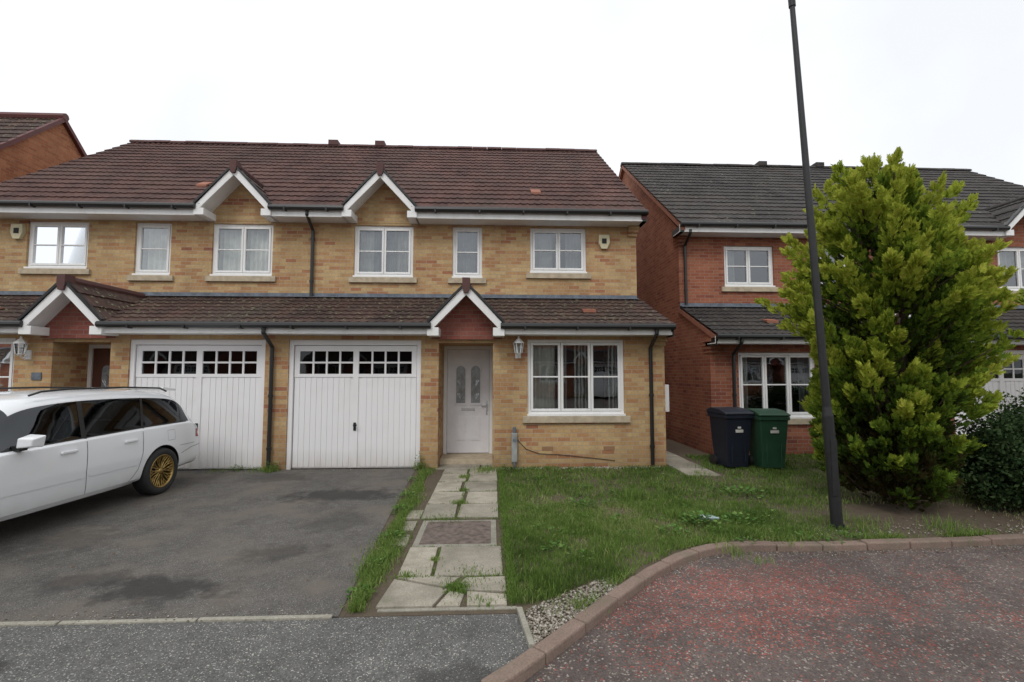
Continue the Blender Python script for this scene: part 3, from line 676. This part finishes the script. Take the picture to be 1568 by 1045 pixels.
n=5000; py=rng.uniform(3.6,8.3,n); px=.14+np.abs(rng.normal(0,.03,n)); acc(*blades(px,py,rng.uniform(.02,.075,n),np.full(n,.005),0,.8,np.clip(rng.normal(.45,.15,n),0,1)))
n=5000; ss=rng.uniform(L[6],L[15],n); P_=np.array([tuple(at(q)) for q in ss]); Q_=np.array([tuple(at(q+.05)) for q in ss]); dd=Q_-P_; dd/=np.linalg.norm(dd,axis=1,keepdims=True)
o_=.06+np.abs(rng.normal(0,.05,n)); px=P_[:,0]-dd[:,1]*o_; py=P_[:,1]+dd[:,0]*o_; m=rng.random(n)<fbm(px,py,7); px,py=px[m],py[m]; k=len(px)
acc(*blades(px,py,rng.uniform(.02,.08,k),np.full(k,.005),0,.9,np.clip(rng.normal(.6,.2,k),0,1)))
for (xa,xb,ya,yb,n) in [(-.39,-.36,5.6,8.4,1100),(-.8,.1,6.22,6.24,260),(-.8,.1,6.84,6.86,320),(-.8,.1,7.44,7.46,260),(-.8,.1,8.04,8.06,260),(-.76,.1,4.71,4.74,200),(-.8,.1,5.57,5.62,400),(-.8,.1,4.03,4.07,300),(-.49,-.47,4.1,4.7,180),(.09,.13,3.6,8.4,1200),(-1.0,-.8,4.7,6.0,800),(-.35,-.15,3.56,4.05,240)]:
    px=rng.uniform(xa,xb,n);py=rng.uniform(ya,yb,n); m=rng.random(n)<fbm(px*3,py*3,4); px,py=px[m],py[m]; acc(*blades(px,py,rng.uniform(.01,.038,len(px)),np.full(len(px),.005),0,.8,np.clip(rng.normal(.45,.2,len(px)),0,1)))
for (x,y,n,rr,h) in [(-.42,7.75,160,.05,.07),(-.1,8.2,200,.10,.09),(-.4,6.25,200,.05,.07),(-.55,5.62,160,.12,.05),(-.38,6.9,120,.04,.06),(-.25,3.82,320,.05,.06),(-.18,4.04,240,.12,.05),(-.05,3.6,80,.05,.05),(-.49,4.4,120,.02,.05),(-.05,8.42,240,.12,.08),(-.7,4.07,120,.05,.05),(-.4,5.65,90,.2,.035),(.1,5.9,80,.05,.05),(-1.22,8.5,200,.05,.18),(-3.74,8.4,240,.06,.16),(-3.95,8.45,180,.12,.10),(-5.6,8.5,120,.1,.06),(-4.6,8.5,120,.15,.07),
    (1.9,6.3,260,.07,.22),(2.15,5.55,300,.08,.14),(1.15,4.6,200,.1,.08),(.5,4.0,300,.12,.09),(2.7,5.0,200,.12,.08),(1.6,4.75,200,.1,.09),(3.0,6.4,200,.2,.1),(.35,3.75,300,.12,.07),(.55,3.5,60,.1,.05),(4.1,5.2,200,.15,.12),(4.9,5.0,120,.12,.18),(3.75,8.3,150,.1,.12)]:
    tuft(x,y,n,rr,h,tn=random.uniform(.4,.75))
for _ in range(80): tuft(random.uniform(.3,3.6),random.uniform(4.2,8.2),40,.06,random.uniform(.06,.12),tn=random.uniform(.3,.85))
npmesh('grass',np.concatenate(VV),np.concatenate(FF),m_grass,None,np.concatenate(TT))

m_weed=foliage_mat('weed_leaf',[(0,(.045,.10,.025)),(.5,(.10,.20,.05)),(1,(.23,.32,.10))],.25)
V=[];F=[];T=[]
def weed(x,y,r,h,n):
    for _ in range(n):
        an=random.random()*6.28; d=random.uniform(.1,1)*r; l=random.uniform(.02,.045)*(r/.1)**.5; w_=l*.35
        px,py,pz=x+math.cos(an)*d,y+math.sin(an)*d,random.uniform(.01,h)*(1-d/r*.4)
        an2=an+random.gauss(0,.6); up=random.uniform(-.2,.6); dd=Vector((math.cos(an2),math.sin(an2),up)).normalized()*l; sd=Vector((-math.sin(an2),math.cos(an2),random.uniform(-.3,.3)))*w_
        p=Vector((px,py,pz)); i=len(V); V.extend([tuple(p),tuple(p+dd*.5+sd),tuple(p+dd),tuple(p+dd*.5-sd)]); F.append((i,i+1,i+2,i+3)); T.extend([random.random()]*4)
for (x,y,r_,h,n) in [(-1.0,5.0,.12,.08,90),(-1.08,5.9,.12,.1,110),(-1.12,6.6,.1,.09,80),(-.98,4.3,.1,.07,60),(-1.2,7.5,.1,.09,60),(-1.22,8.4,.08,.35,110),(-3.75,8.42,.12,.22,120),(-4.35,8.5,.12,.1,60),(-.98,3.75,.1,.06,60),(2.3,5.3,.2,.13,200),(1.9,5.0,.15,.08,100),(2.8,5.3,.2,.1,120),(.6,4.6,.15,.06,70),(1.2,6.1,.2,.06,80),(.25,8.35,.15,.1,60),(3.4,6.5,.3,.1,120),(-.3,3.84,.06,.03,40)]: weed(x,y,r_,h,n)
for _ in range(55): weed(random.uniform(.3,3.8),random.uniform(4.3,8.2),random.uniform(.05,.12),.05,30)
npmesh('weeds',V,F,m_weed,None,T)

# ------------------------------------------------------------------ conifer
m_bark=simple('bark',(.10,.065,.045),.9,var=.4,scale=20)
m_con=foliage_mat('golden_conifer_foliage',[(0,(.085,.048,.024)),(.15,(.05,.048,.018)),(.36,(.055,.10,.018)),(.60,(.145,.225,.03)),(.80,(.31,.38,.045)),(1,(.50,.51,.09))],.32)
def conifer(name,cx,cy,levels,leaders,nplumes,seed,mat,sc=1.0,lowshift=0,hd=1.0):
    R=random.Random(seed); g=np.random.default_rng(seed)
    root=empty(name,(cx,cy,0)); tr=MB()
    for (lx,ly,lz) in leaders:
        pts=[Vector((cx,cy,-.05)),Vector((cx+lx*.25,cy+ly*.3,lz*.3)),Vector((cx+lx*.8,cy+ly*.8,lz*.65)),Vector((cx+lx,cy+ly,lz*.95))]
        for k,(a_,b_) in enumerate(zip(pts[:-1],pts[1:])): tr.cyl(a_,b_,.085*(1-k*.3),.085*(1-(k+1)*.3),8)
    def rad(z):
        for (z0,r0),(z1,r1) in zip(levels[:-1],levels[1:]):
            if z0<=z<=z1: return r0+(r1-r0)*(z-z0)/(z1-z0)
        return .1
    zmin,zmax=levels[0][0],levels[-1][0]
    base=[];dirs=[];lens=[];tint=[]
    plumes=[]
    for k in range(nplumes):
        z=zmin+(zmax-zmin)*(R.random()**1.0); an=R.random()*6.283; rr=rad(z)*(1+.16*math.sin(an*3+z*2.3)+R.uniform(-.30,.12)+(R.uniform(.05,.2) if R.random()<.12 else 0))
        out=Vector((math.cos(an),math.sin(an),0)); tipz=z+R.uniform(.08,.42)
        hx=(z/zmax); lead=leaders[k%len(leaders)]; ox,oy=lead[0]*hx+lowshift*max(0,1-z/1.8),lead[1]*hx
        p1=Vector((cx+ox,cy+oy,z))+out*rr; p1.z=tipz
        p0=Vector((cx+ox*.8,cy+oy*.8,z-.2))+out*rr*R.uniform(.2,.45)
        p0.z=max(p0.z,.12)
        plumes.append((p0,p1,R.uniform(.10,.23)*(1 if z<zmax*.7 else .72),R.gauss(0,.14)))
    for (lx,ly,lz) in leaders:
        for k in range(6): 
            a=R.random()*6.28; q=R.uniform(0,.24); plumes.append((Vector((cx+lx+math.cos(a)*q*.4,cy+ly+math.sin(a)*q*.4,lz-.7)),Vector((cx+lx+math.cos(a)*q,cy+ly+math.sin(a)*q,lz-q*1.2)),.11,.1))
    for (p0,p1,pr,tn) in plumes:
        tr.cyl(p0,p0.lerp(p1,.7),.014,.005,5,False)
        ax=(p1-p0); ln=ax.length; ns=int(22+62*ln)
        for _ in range(ns):
            t_=R.random()**.7; wd=pr*(1-t_**2.2*.9)
            d=Vector((R.gauss(0,1),R.gauss(0,1),R.gauss(0,1))).normalized(); q=R.random()**.5
            b=p0+ax*t_+d*wd*q
            dr=(ax.normalized()*.9+d*.7+Vector((0,0,.5))).normalized()
            base.append(b);dirs.append(dr);lens.append(R.uniform(.05,.13)*sc)
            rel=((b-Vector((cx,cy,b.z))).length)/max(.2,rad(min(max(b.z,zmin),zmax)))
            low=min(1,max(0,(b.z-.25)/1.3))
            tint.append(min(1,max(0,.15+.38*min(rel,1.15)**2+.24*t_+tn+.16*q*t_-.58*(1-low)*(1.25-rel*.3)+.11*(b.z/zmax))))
    N=len(base); B=np.array([tuple(b) for b in base]);D=np.array([tuple(b) for b in dirs]);Ln=np.array(lens);Tn=np.array(tint)
    K=9; up=g.normal(0,1,(N,3)); S=np.cross(D,up); S/=np.linalg.norm(S,axis=1,keepdims=True)
    Nn=np.cross(S,D); V=np.empty((N,K,4,3)); TT=np.empty((N,K,4))
    for k in range(K):
        if k==0: st=0;ang=0;l=1.0
        else:
            st=.12+.11*((k-1)//2)*2.0; sgn=1 if k%2 else -1; ang=sgn*(.75-.08*(k//2)); l=(.62-.09*((k-1)//2))
        d=D*math.cos(ang)+S*math.sin(ang); s2=-D*math.sin(ang)+S*math.cos(ang)
        s2=s2+Nn*g.normal(0,.45,(N,1))
        o=B+D*(st*Ln)[:,None]; L_=(Ln*l)[:,None]; w=L_*.12+.0035
        V[:,k,0]=o; V[:,k,1]=o+d*L_*.5+s2*w; V[:,k,2]=o+d*L_; V[:,k,3]=o+d*L_*.5-s2*w
        TT[:,k,:]=(Tn[:,None]+np.array([-.10,0,.10,0])[None,:])
    F=np.arange(N*K*4).reshape(-1,4)
    tr.obj('trunk_and_limbs',m_bark,root); npmesh('foliage',V.reshape(-1,3),F,mat,root,np.clip(TT.ravel(),0,1))
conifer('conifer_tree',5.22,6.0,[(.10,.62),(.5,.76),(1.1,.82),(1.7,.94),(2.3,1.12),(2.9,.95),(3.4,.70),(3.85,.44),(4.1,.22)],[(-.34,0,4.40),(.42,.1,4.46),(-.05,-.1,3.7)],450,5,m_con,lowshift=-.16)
m_con2=foliage_mat('dark_conifer_foliage',[(0,(.04,.04,.02)),(.3,(.07,.12,.02)),(.7,(.18,.27,.035)),(1,(.36,.42,.08))],.3)
conifer('conifer_tree.001',10.35,7.6,[(1.6,.5),(2.2,.8),(2.7,.95),(3.1,.8),(3.6,.4),(3.9,.15)],[(0,0,4.0)],80,9,m_con2)
m_shrub=foliage_mat('dark_shrub_leaf',[(0,(.012,.026,.013)),(.5,(.028,.052,.022)),(1,(.07,.105,.042))],.12,.4)
def shrub(name,cx,cy,rx,ry,h,n,seed):
    g=np.random.default_rng(seed); root=empty(name,(cx,cy,0)); st=MB()
    for k in range(14):
        a=k*.45; st.cyl((cx,cy,-.03),(cx+math.cos(a)*rx*.7,cy+math.sin(a)*ry*.7,h*(.5+.3*math.sin(k))),.018,.006,5)
    th=g.uniform(0,2*np.pi,n); ct=g.uniform(-.8,1,n); q=g.uniform(.3,1,n)**.5; s_=np.sqrt(1-ct**2)
    lump=1+.16*np.sin(th*5+ct*4)+.1*np.sin(th*9+ct*11)+g.normal(0,.09,n)
    P=np.stack([cx+rx*s_*np.cos(th)*q*lump,cy+ry*s_*np.sin(th)*q*lump,np.maximum(.02,h*.48+h*.52*ct*q*lump)],1)
    D=g.normal(0,1,(n,3));D[:,2]+=.5;D/=np.linalg.norm(D,axis=1,keepdims=True);S=np.cross(D,g.normal(0,1,(n,3)));S/=np.linalg.norm(S,axis=1,keepdims=True)
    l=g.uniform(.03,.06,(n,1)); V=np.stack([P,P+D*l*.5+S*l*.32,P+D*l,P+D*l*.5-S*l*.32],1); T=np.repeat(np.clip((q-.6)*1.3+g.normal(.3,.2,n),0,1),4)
    st.obj('stems',m_bark,root); npmesh('leaves',V.reshape(-1,3),np.arange(n*4).reshape(-1,4),m_shrub,root,T)
shrub('shrub',6.65,5.70,.75,.65,1.08,26000,3); shrub('shrub.001',8.1,6.5,.95,.8,1.35,20000,4)

# ------------------------------------------------------------------ street lamp
m_pole=simple('black_paint_metal',(.016,.0165,.018),.5,.0,.3,12)
r=empty('street_lamp',(3.76,5.14,0)); a=MB()
bx,by=3.76,5.14; lean=Vector((-.045,0,1))
def lp(z): return (bx+lean.x*z,by,z)
a.cyl(lp(-.1),lp(.03),.074,.074,20); a.cyl(lp(0),lp(1.2),.059,.057,20); a.cyl(lp(1.2),lp(1.3),.057,.043,20); a.cyl(lp(1.3),lp(3.2),.043,.039,20); a.cyl(lp(3.2),lp(6.0),.039,.028,20)
a.cyl(lp(5.93),lp(6.03),.038,.038,16); a.cyl(lp(6.03),lp(6.5),.024,.024,12)
a.obj('column',m_pole,r)
a=MB(); a.box(bx-.075,bx-.005,by-.063,by-.053,.35,.95); a.obj('access_door',m_pole,r,bevel=.003)
a=MB(); a.box(bx-.42,bx-.15,by-.5,by+.12,6.48,6.60); a.cyl((bx-.29,by+.1,6.5),(bx-.29,by-.45,6.5),.05,.05,10); a.obj('lantern_head',m_pole,r,bevel=.03)

# ------------------------------------------------------------------ wheelie bins
def bin_(name,x,y,matc,rot,hs=1.0,label=True):
    m=simple(name+'_plastic',matc,.42,var=.15,scale=5); r=empty(name,(x,y,0)); a=MB(); w,d,h=.245,.27,.95*hs
    i=a.av([(-w*.78,-d*.72,.04),(w*.78,-d*.72,.04),(w*.78,d*.8,.04),(-w*.78,d*.8,.04),(-w,-d,h),(w,-d,h),(w,d,h),(-w,d,h)])
    for q in ((0,3,2,1),(4,5,6,7),(0,1,5,4),(1,2,6,5),(2,3,7,6),(3,0,4,7)): a.f.append(tuple(i+k for k in q))
    a.box(-w-.018,w+.018,-d-.018,d+.018,h-.07,h-.01)
    for sx in (-.5,.5): a.box(sx*w-.008,sx*w+.008,-d*.86-.008,-d*.8,.12,.45)
    o=a.obj('body',m,r,bevel=.012)
    b=MB(); b.prismX([(-d-.035,h-.005),(-d-.03,h+.03),(-d*.4,h+.085),(d*.6,h+.10),(d+.05,h+.06),(d+.06,h-.005)],-w-.025,w+.025); o2=b.obj('lid',m,r,bevel=.015)
    c=MB(); c.cyl((-w+.02,d+.07,h-.02),(w-.02,d+.07,h-.02),.016); c.box(-w+.02,-w+.05,d,d+.08,h-.04,h); c.box(w-.05,w-.02,d,d+.08,h-.04,h)
    for sx in (-1,1): c.cyl((sx*(w-.06),d*.75,.1),(sx*(w+.0),d*.75,.1),.1,.1,20)
    o3=c.obj('wheels_and_handle',M['black'],r)
    objs=[o,o2,o3]
    if label:
        e=MB(); e.box(-.07,.07,-d*.955-.012,-d*.94-.006,.64,.69); e.box(-.03,.03,-d*.955-.014,-d*.94-.006,.71,.74) ; objs.append(e.obj('label',M['curtain'],r))
    for q in objs:
        q.matrix_parent_inverse=Matrix.Identity(4)
    r.rotation_euler=(0,0,rot)
    return r
bin_('wheelie_bin',4.27,8.42,(.012,.016,.028),.10)
bin_('wheelie_bin.001',4.86,8.30,(.020,.070,.036),-.04,.98)

r=empty('plastic_bottle',(2.44,5.4,0)); a=MB(); a.cyl((2.36,5.42,.045),(2.48,5.37,.05),.03,.03,12); a.cyl((2.48,5.37,.05),(2.53,5.35,.052),.028,.012,12); a.cyl((2.53,5.35,.052),(2.55,5.34,.053),.013,.013,10); a.obj('bottle',simple('clear_plastic',(.34,.44,.44),.15),r)

# ------------------------------------------------------------------ car
def build_car():
    fwd=Vector((-.056,-1,0)).normalized(); lft=Vector((-fwd.y,fwd.x,0))
    root=empty('parked_car',(0,0,0))
    st=[
     (0.00,.60,.36,.55,.66,.50),(.04,.74,.32,.62,.76,.62),(.12,.81,.29,.80,.93,.66),(.22,.835,.28,.90,1.10,.64),(.36,.845,.28,.935,1.30,.60),(.50,.85,.27,.935,1.40,.575),
     (.80,.855,.26,.93,1.435,.575),(1.25,.86,.23,.925,1.46,.58),(1.75,.86,.21,.915,1.47,.585),(2.20,.86,.21,.905,1.465,.58),(2.60,.86,.21,.895,1.43,.57),
     (2.80,.86,.21,.89,1.37,.565),(3.05,.86,.22,.885,1.22,.60),(3.35,.86,.24,.88,1.03,.66),(3.52,.86,.25,.875,.955,.70),(3.9,.855,.26,.83,.91,.66),(4.25,.83,.25,.76,.84,.6),(4.50,.76,.24,.66,.74,.55),(4.62,.62,.26,.54,.62,.45)]
    V=[];ring=[]
    for (s,wm,zb,zk,zt,wt) in st:
        gh=zt-zk
        h=[(0,zb),(wm*.85,zb),(wm-.045,zb+.03),(wm-.012,zb+.12),(wm,zb+(zk-zb)*.52),(wm-.008,zb+(zk-zb)*.80),(wm-.035,zk-.01)]
        if gh>.2: h+=[(wm-.062,zk+.012),(wt+.045,zt-.115),(wt-.03,zt-.04),(wt*.6,zt-.008),(0,zt)]
        else: h+=[(wm-.075,zk+.012),((wm-.075+wt)/2+.03,zk+gh*.45),(wt,zk+gh*.75),(wt*.6,zt-.008),(0,zt)]
        full=[(y,z) for y,z in h]+[(-y,z) for y,z in h[-2:0:-1]]
        ring.append(range(len(V),len(V)+len(full)))
        V+=[(s,y,z) for y,z in full]
    n=len(ring[0]); F=[];mi=[]
    for k in range(len(st)-1):
        s0,s1=st[k][0],st[k+1][0]
        for j in range(n):
            F.append((ring[k][j],ring[k][(j+1)%n],ring[k+1][(j+1)%n],ring[k+1][j]))
            seg=j if j<11 else n-1-j
            m=0
            if seg==7 and .36<=s0 and s1<=3.06: m=1
            if seg in(8,9,10) and 2.8<=s0 and s1<=3.36: m=1
            if seg in(9,10) and .21<=s0 and s1<=.37: m=1
            if seg<=1: m=2
            mi.append(m)
    F.append(tuple(reversed(ring[0])));mi.append(0);F.append(tuple(ring[-1]));mi.append(0)
    me=bpy.data.meshes.new('body'); me.from_pydata(V,[],F); me.update()
    for p,m in zip(me.polygons,mi): p.material_index=m
    t=NT('white_car_paint'); z=t.sep()[2]; c=t.mix(t.noise(3,4),(.72,.74,.76),(.78,.79,.80)); c=t.mix(t.math('MULTIPLY',t.ramp(z,[(.15,.55),(.5,0.0)]),t.noise(5,5,.7)),c,(.35,.32,.27)); m_paint=t.base(c,.25); t.b.inputs['Coat Weight'].default_value=.7; t.b.inputs['Coat Roughness'].default_value=.03
    me.materials.append(m_paint);me.materials.append(M['carglass']);me.materials.append(M['black'])
    o=bpy.data.objects.new('body',me);col.objects.link(o)
    cr=me.attributes.new('crease_edge','FLOAT','EDGE')
    lv={}
    for k in range(len(st)):
        for j,idx in enumerate(ring[k]):
            sgj=j if j<=11 else n-j
            lv[idx]=sgj
    for e in me.edges:
        a,b=e.vertices
        if lv[a]==lv[b] and lv[a] in (6,7,8): cr.data[e.index].value=.55
        if lv[a]==lv[b] and lv[a] in (4,): cr.data[e.index].value=.5
    ss=o.modifiers.new('s','SUBSURF');ss.levels=3;ss.render_levels=3
    def ev(ob):
        dg=bpy.context.evaluated_depsgraph_get(); dg.update(); return bpy.data.meshes.new_from_object(ob.evaluated_get(dg))
    cut=[]
    for sx in (.95,3.58):
        for sd in (-1,1):
            c=MB(); c.cyl((sx,sd*.60,.315),(sx,sd*1.0,.315),.355,.355,40); co=c.obj('cut',M['black']); cut.append(co)
            b=o.modifiers.new('b','BOOLEAN'); b.operation='DIFFERENCE'; b.object=co; b.solver='EXACT'
    m2=ev(o); o.modifiers.clear(); o.data=m2
    for c in cut: bpy.data.objects.remove(c)
    m2.polygons.foreach_set('use_smooth',[True]*len(m2.polygons))
    try: m2.set_sharp_from_angle(angle=math.radians(35))
    except Exception: pass
    tree=BVHTree.FromPolygons([v.co[:] for v in m2.vertices],[p.vertices[:] for p in m2.polygons])
    def surf(s,z,sd=1):
        h=tree.ray_cast(Vector((s,sd*2,z)),Vector((0,-sd,0)))
        return h[0] if h[0] else Vector((s,sd*.85,z))
    parts=[o]
    def ribbon(mb,path,wd,sd=1,lift=.0025):
        pts=[]
        for (a_,b_) in zip(path[:-1],path[1:]):
            nn=max(2,int(math.hypot(b_[0]-a_[0],b_[1]-a_[1])/.04))
            for k in range(nn): pts.append((a_[0]+(b_[0]-a_[0])*k/nn,a_[1]+(b_[1]-a_[1])*k/nn))
        pts.append(path[-1])
        prev=None
        for k,(s,z) in enumerate(pts):
            a_=pts[max(0,k-1)];b_=pts[min(len(pts)-1,k+1)]; d=Vector((b_[0]-a_[0],b_[1]-a_[1])).normalized(); nn=Vector((-d.y,d.x))*wd/2
            p=surf(s+nn.x,z+nn.y,sd)+Vector((0,sd*lift,0)); q=surf(s-nn.x,z-nn.y,sd)+Vector((0,sd*lift,0))
            i=mb.av([tuple(p),tuple(q)])
            if prev is not None: mb.f.append((prev,prev+1,i+1,i))
            prev=i
    seam=MB(); blk=MB(); wm=MB(); hd=MB(); red=MB(); org=MB()
    for sd in (-1,1):
        ribbon(seam,[(1.30,.90),(1.32,.62),(1.38,.42),(1.52,.27),(2.12,.26),(2.14,.55),(2.12,.89)],.006,sd)
        ribbon(seam,[(2.12,.26),(3.02,.27),(3.10,.42),(3.10,.87)],.006,sd)
        ribbon(seam,[(.30,.62),(.62,.62)],.005,sd); ribbon(seam,[(.12,.58),(.36,.56),(.58,.50)],.006,sd)
        ribbon(seam,[(.33,1.0),(.30,.92),(.20,.80)],.006,sd)
        ribbon(seam,[(.72,.72),(.72,.86),(.86,.86),(.86,.72),(.72,.72)],.003,sd)
        for (p,q,wd) in (((2.13,.92),(2.05,1.34),.06),((1.28,.94),(1.12,1.33),.04)): ribbon(blk,[p,q],wd,sd,.004)
        ribbon(blk,[(.42,.95),(1.2,.95),(3.0,.91)],.014,sd,.004)
        ribbon(wm,[(1.40,.50),(2.10,.50)],.035,sd,.006); ribbon(wm,[(2.16,.50),(3.06,.50)],.035,sd,.006); ribbon(wm,[(1.38,.27),(3.1,.27)],.05,sd,.012)
        for s in (1.42,2.26):
            y=surf(s+.08,.80,sd).y; hd.box(s,s+.19,min(y,y+sd*.028),max(y,y+sd*.028),.79,.82)
        yy=sd*.555; blk.tube([(.55,yy,1.40),(.68,yy,1.45),(1.3,yy,1.48),(2.1,yy,1.485),(2.42,yy,1.468),(2.55,yy,1.43)],.012,8)
        i=wm.av([(s_,sd*y_,z_) for s_,y_,z_ in ((2.80,.84,.92),(2.80,1.01,.93),(2.80,1.03,1.05),(2.80,.86,1.06),(2.93,.85,.93),(2.91,.99,.945),(2.91,1.0,1.02),(2.93,.86,1.03))])
        for q in ((0,3,2,1),(4,5,6,7),(0,1,5,4),(1,2,6,5),(2,3,7,6),(3,0,4,7)): wm.f.append(tuple(i+k for k in q))
        blk.box(2.82,2.9,min(sd*.76,sd*.86),max(sd*.76,sd*.86),.90,.95)
        ribbon(red,[(.10,.74),(.26,.76)],.12,sd,.004); ribbon(org,[(3.28,.66),(3.36,.66)],.035,sd,.01)
    sp=MB(); i=sp.av([(.30,-.52,1.40),(.30,.52,1.40),(.60,.55,1.44),(.60,-.55,1.44),(.28,-.52,1.425),(.28,.52,1.425),(.60,.55,1.46),(.60,-.55,1.46)])
    for q in ((0,3,2,1),(4,5,6,7),(0,1,5,4),(1,2,6,5),(2,3,7,6),(3,0,4,7)): sp.f.append(tuple(i+k for k in q))
    pl=MB(); pl.box(-.012,.0,-.26,.26,.48,.59)
    intr=MB(); 
    for s in (1.35,2.35):
        for y in (-.36,.36): intr.box(s,s+.14,y-.22,y+.22,.4,1.05); intr.box(s+.02,s+.1,y-.12,y+.12,1.07,1.25)
    intr.box(.5,3.3,-.7,.7,.35,.42)
    for mb,nm,mt,bv in ((seam,'seams',M['dark'],0),(blk,'black_trim',M['black'],0),(wm,'mouldings_and_mirrors',m_paint,.012),(hd,'door_handles',m_paint,.008),(red,'tail_lamps',simple('red_lens',(.35,.02,.02),.15),0),(org,'indicator',simple('amber_lens',(.6,.18,.02),.2),0),(sp,'roof_spoiler',m_paint,.01),(pl,'number_plate',simple('plate',(.6,.5,.05),.4),0),(intr,'seats',M['dark'],.02)):
        parts.append(mb.obj(nm,mt,None,bevel=bv))
    m_tyre=simple('tyre_rubber',(.022,.022,.022),.75,var=.25,scale=10); m_gold=simple('gold_alloy',(.42,.29,.10),.32,.85,.2,14)
    def lathe(mb,prof,sx,sd,n=48):
        r0=[]
        for (r_,y_) in prof: r0.append(mb.av([(sx+r_*math.cos(2*math.pi*k/n),sd*y_,.315+r_*math.sin(2*math.pi*k/n)) for k in range(n)]))
        for a_,b_ in zip(r0[:-1],r0[1:]):
            for k in range(n): mb.f.append((a_+k,a_+(k+1)%n,b_+(k+1)%n,b_+k))
    ty=MB();rm=MB();hb=MB()
    for sx in (.95,3.58):
        for sd in (-1,1):
            lathe(ty,[(.215,.845),(.235,.86),(.28,.863),(.305,.85),(.315,.82),(.315,.68),(.29,.65),(.215,.65)],sx,sd)
            lathe(rm,[(.218,.80),(.226,.852),(.216,.858),(.205,.845),(.198,.79),(.20,.68)],sx,sd)
            lathe(hb,[(.19,.70),(.13,.72),(.02,.72)],sx,sd)
            lathe(rm,[(.0005,.842),(.035,.840),(.045,.825),(.06,.80)],sx,sd,20)
            ns=10
            for k in range(ns):
                a0=2*math.pi*k/ns
                for dl in (-1,1):
                    a1=a0+dl*.14; a2=a0+dl*math.pi/ns
                    P=lambda r_,an,y_:(sx+r_*math.cos(an),sd*y_,.315+r_*math.sin(an))
                    rm.cyl(P(.045,a0,.826),P(.125,a1,.822),.0105,.008,6,False); rm.cyl(P(.125,a1,.822),P(.208,a2-dl*.10,.838),.008,.009,6,False)
                    rm.cyl(P(.125,a1,.822),P(.208,a0,.838),.0065,.007,6,False)
    parts+= [ty.obj('tyres',m_tyre,None,smooth=True),rm.obj('alloy_wheels',m_gold,None,smooth=True),hb.obj('brake_discs',M['black'],None)]
    O=Vector((-4.55,6.93,0))-lft*.86-fwd*.95
    Mt=Matrix(((fwd.x,lft.x,0,O.x),(fwd.y,lft.y,0,O.y),(0,0,1,0),(0,0,0,1)))
    root.matrix_basis=Mt
    for p in parts: p.parent=root; p.matrix_parent_inverse=Matrix.Identity(4)
build_car()

# ------------------------------------------------------------------ sky & sun
w=bpy.data.worlds.new('World'); scn.world=w; w.use_nodes=True; nt=w.node_tree; bg=nt.nodes['Background']
sky=nt.nodes.new('ShaderNodeTexSky'); sky.sky_type='NISHITA'; sky.sun_disc=False; el,rot=math.radians(48),math.radians(200); sky.sun_elevation=el; sky.sun_rotation=rot
tc=nt.nodes.new('ShaderNodeTexCoord'); nz=nt.nodes.new('ShaderNodeTexNoise'); nz.inputs['Scale'].default_value=2.2; nz.inputs['Detail'].default_value=4; nt.links.new(tc.outputs['Generated'],nz.inputs['Vector'])
rp=nt.nodes.new('ShaderNodeValToRGB'); rp.color_ramp.elements[0].position=.35; rp.color_ramp.elements[0].color=(.84,.84,.84,1); rp.color_ramp.elements[1].position=.6; rp.color_ramp.elements[1].color=(1,1,1,1); nt.links.new(nz.outputs['Fac'],rp.inputs[0])
mx=nt.nodes.new('ShaderNodeMix'); mx.data_type='RGBA'; nt.links.new(rp.outputs[0],mx.inputs[0]); nt.links.new(sky.outputs[0],mx.inputs[6]); mx.inputs[7].default_value=(10.8,11.0,11.3,1)
nt.links.new(mx.outputs[2],bg.inputs[0]); bg.inputs[1].default_value=.1
sd=bpy.data.lights.new('sun','SUN'); sd.energy=1.15; sd.angle=math.radians(20); sd.color=(1,.98,.95); so=bpy.data.objects.new('sun',sd); col.objects.link(so)
dv=Vector((math.sin(rot)*math.cos(el),math.cos(rot)*math.cos(el),math.sin(el))); so.rotation_euler=dv.to_track_quat('Z','Y').to_euler(); so.location=dv*30
cd=bpy.data.cameras.new('camera'); cd.sensor_width=36; cd.lens=36*730/1568; cd.clip_end=2000; cd.clip_start=.05
co=bpy.data.objects.new('camera',cd); col.objects.link(co); co.location=(0,0,1.68); co.rotation_euler=(math.radians(90+3.76),0,math.radians(-2.5)); scn.camera=co
scn.view_settings.view_transform='Standard'; scn.view_settings.look='None'; scn.view_settings.exposure=0
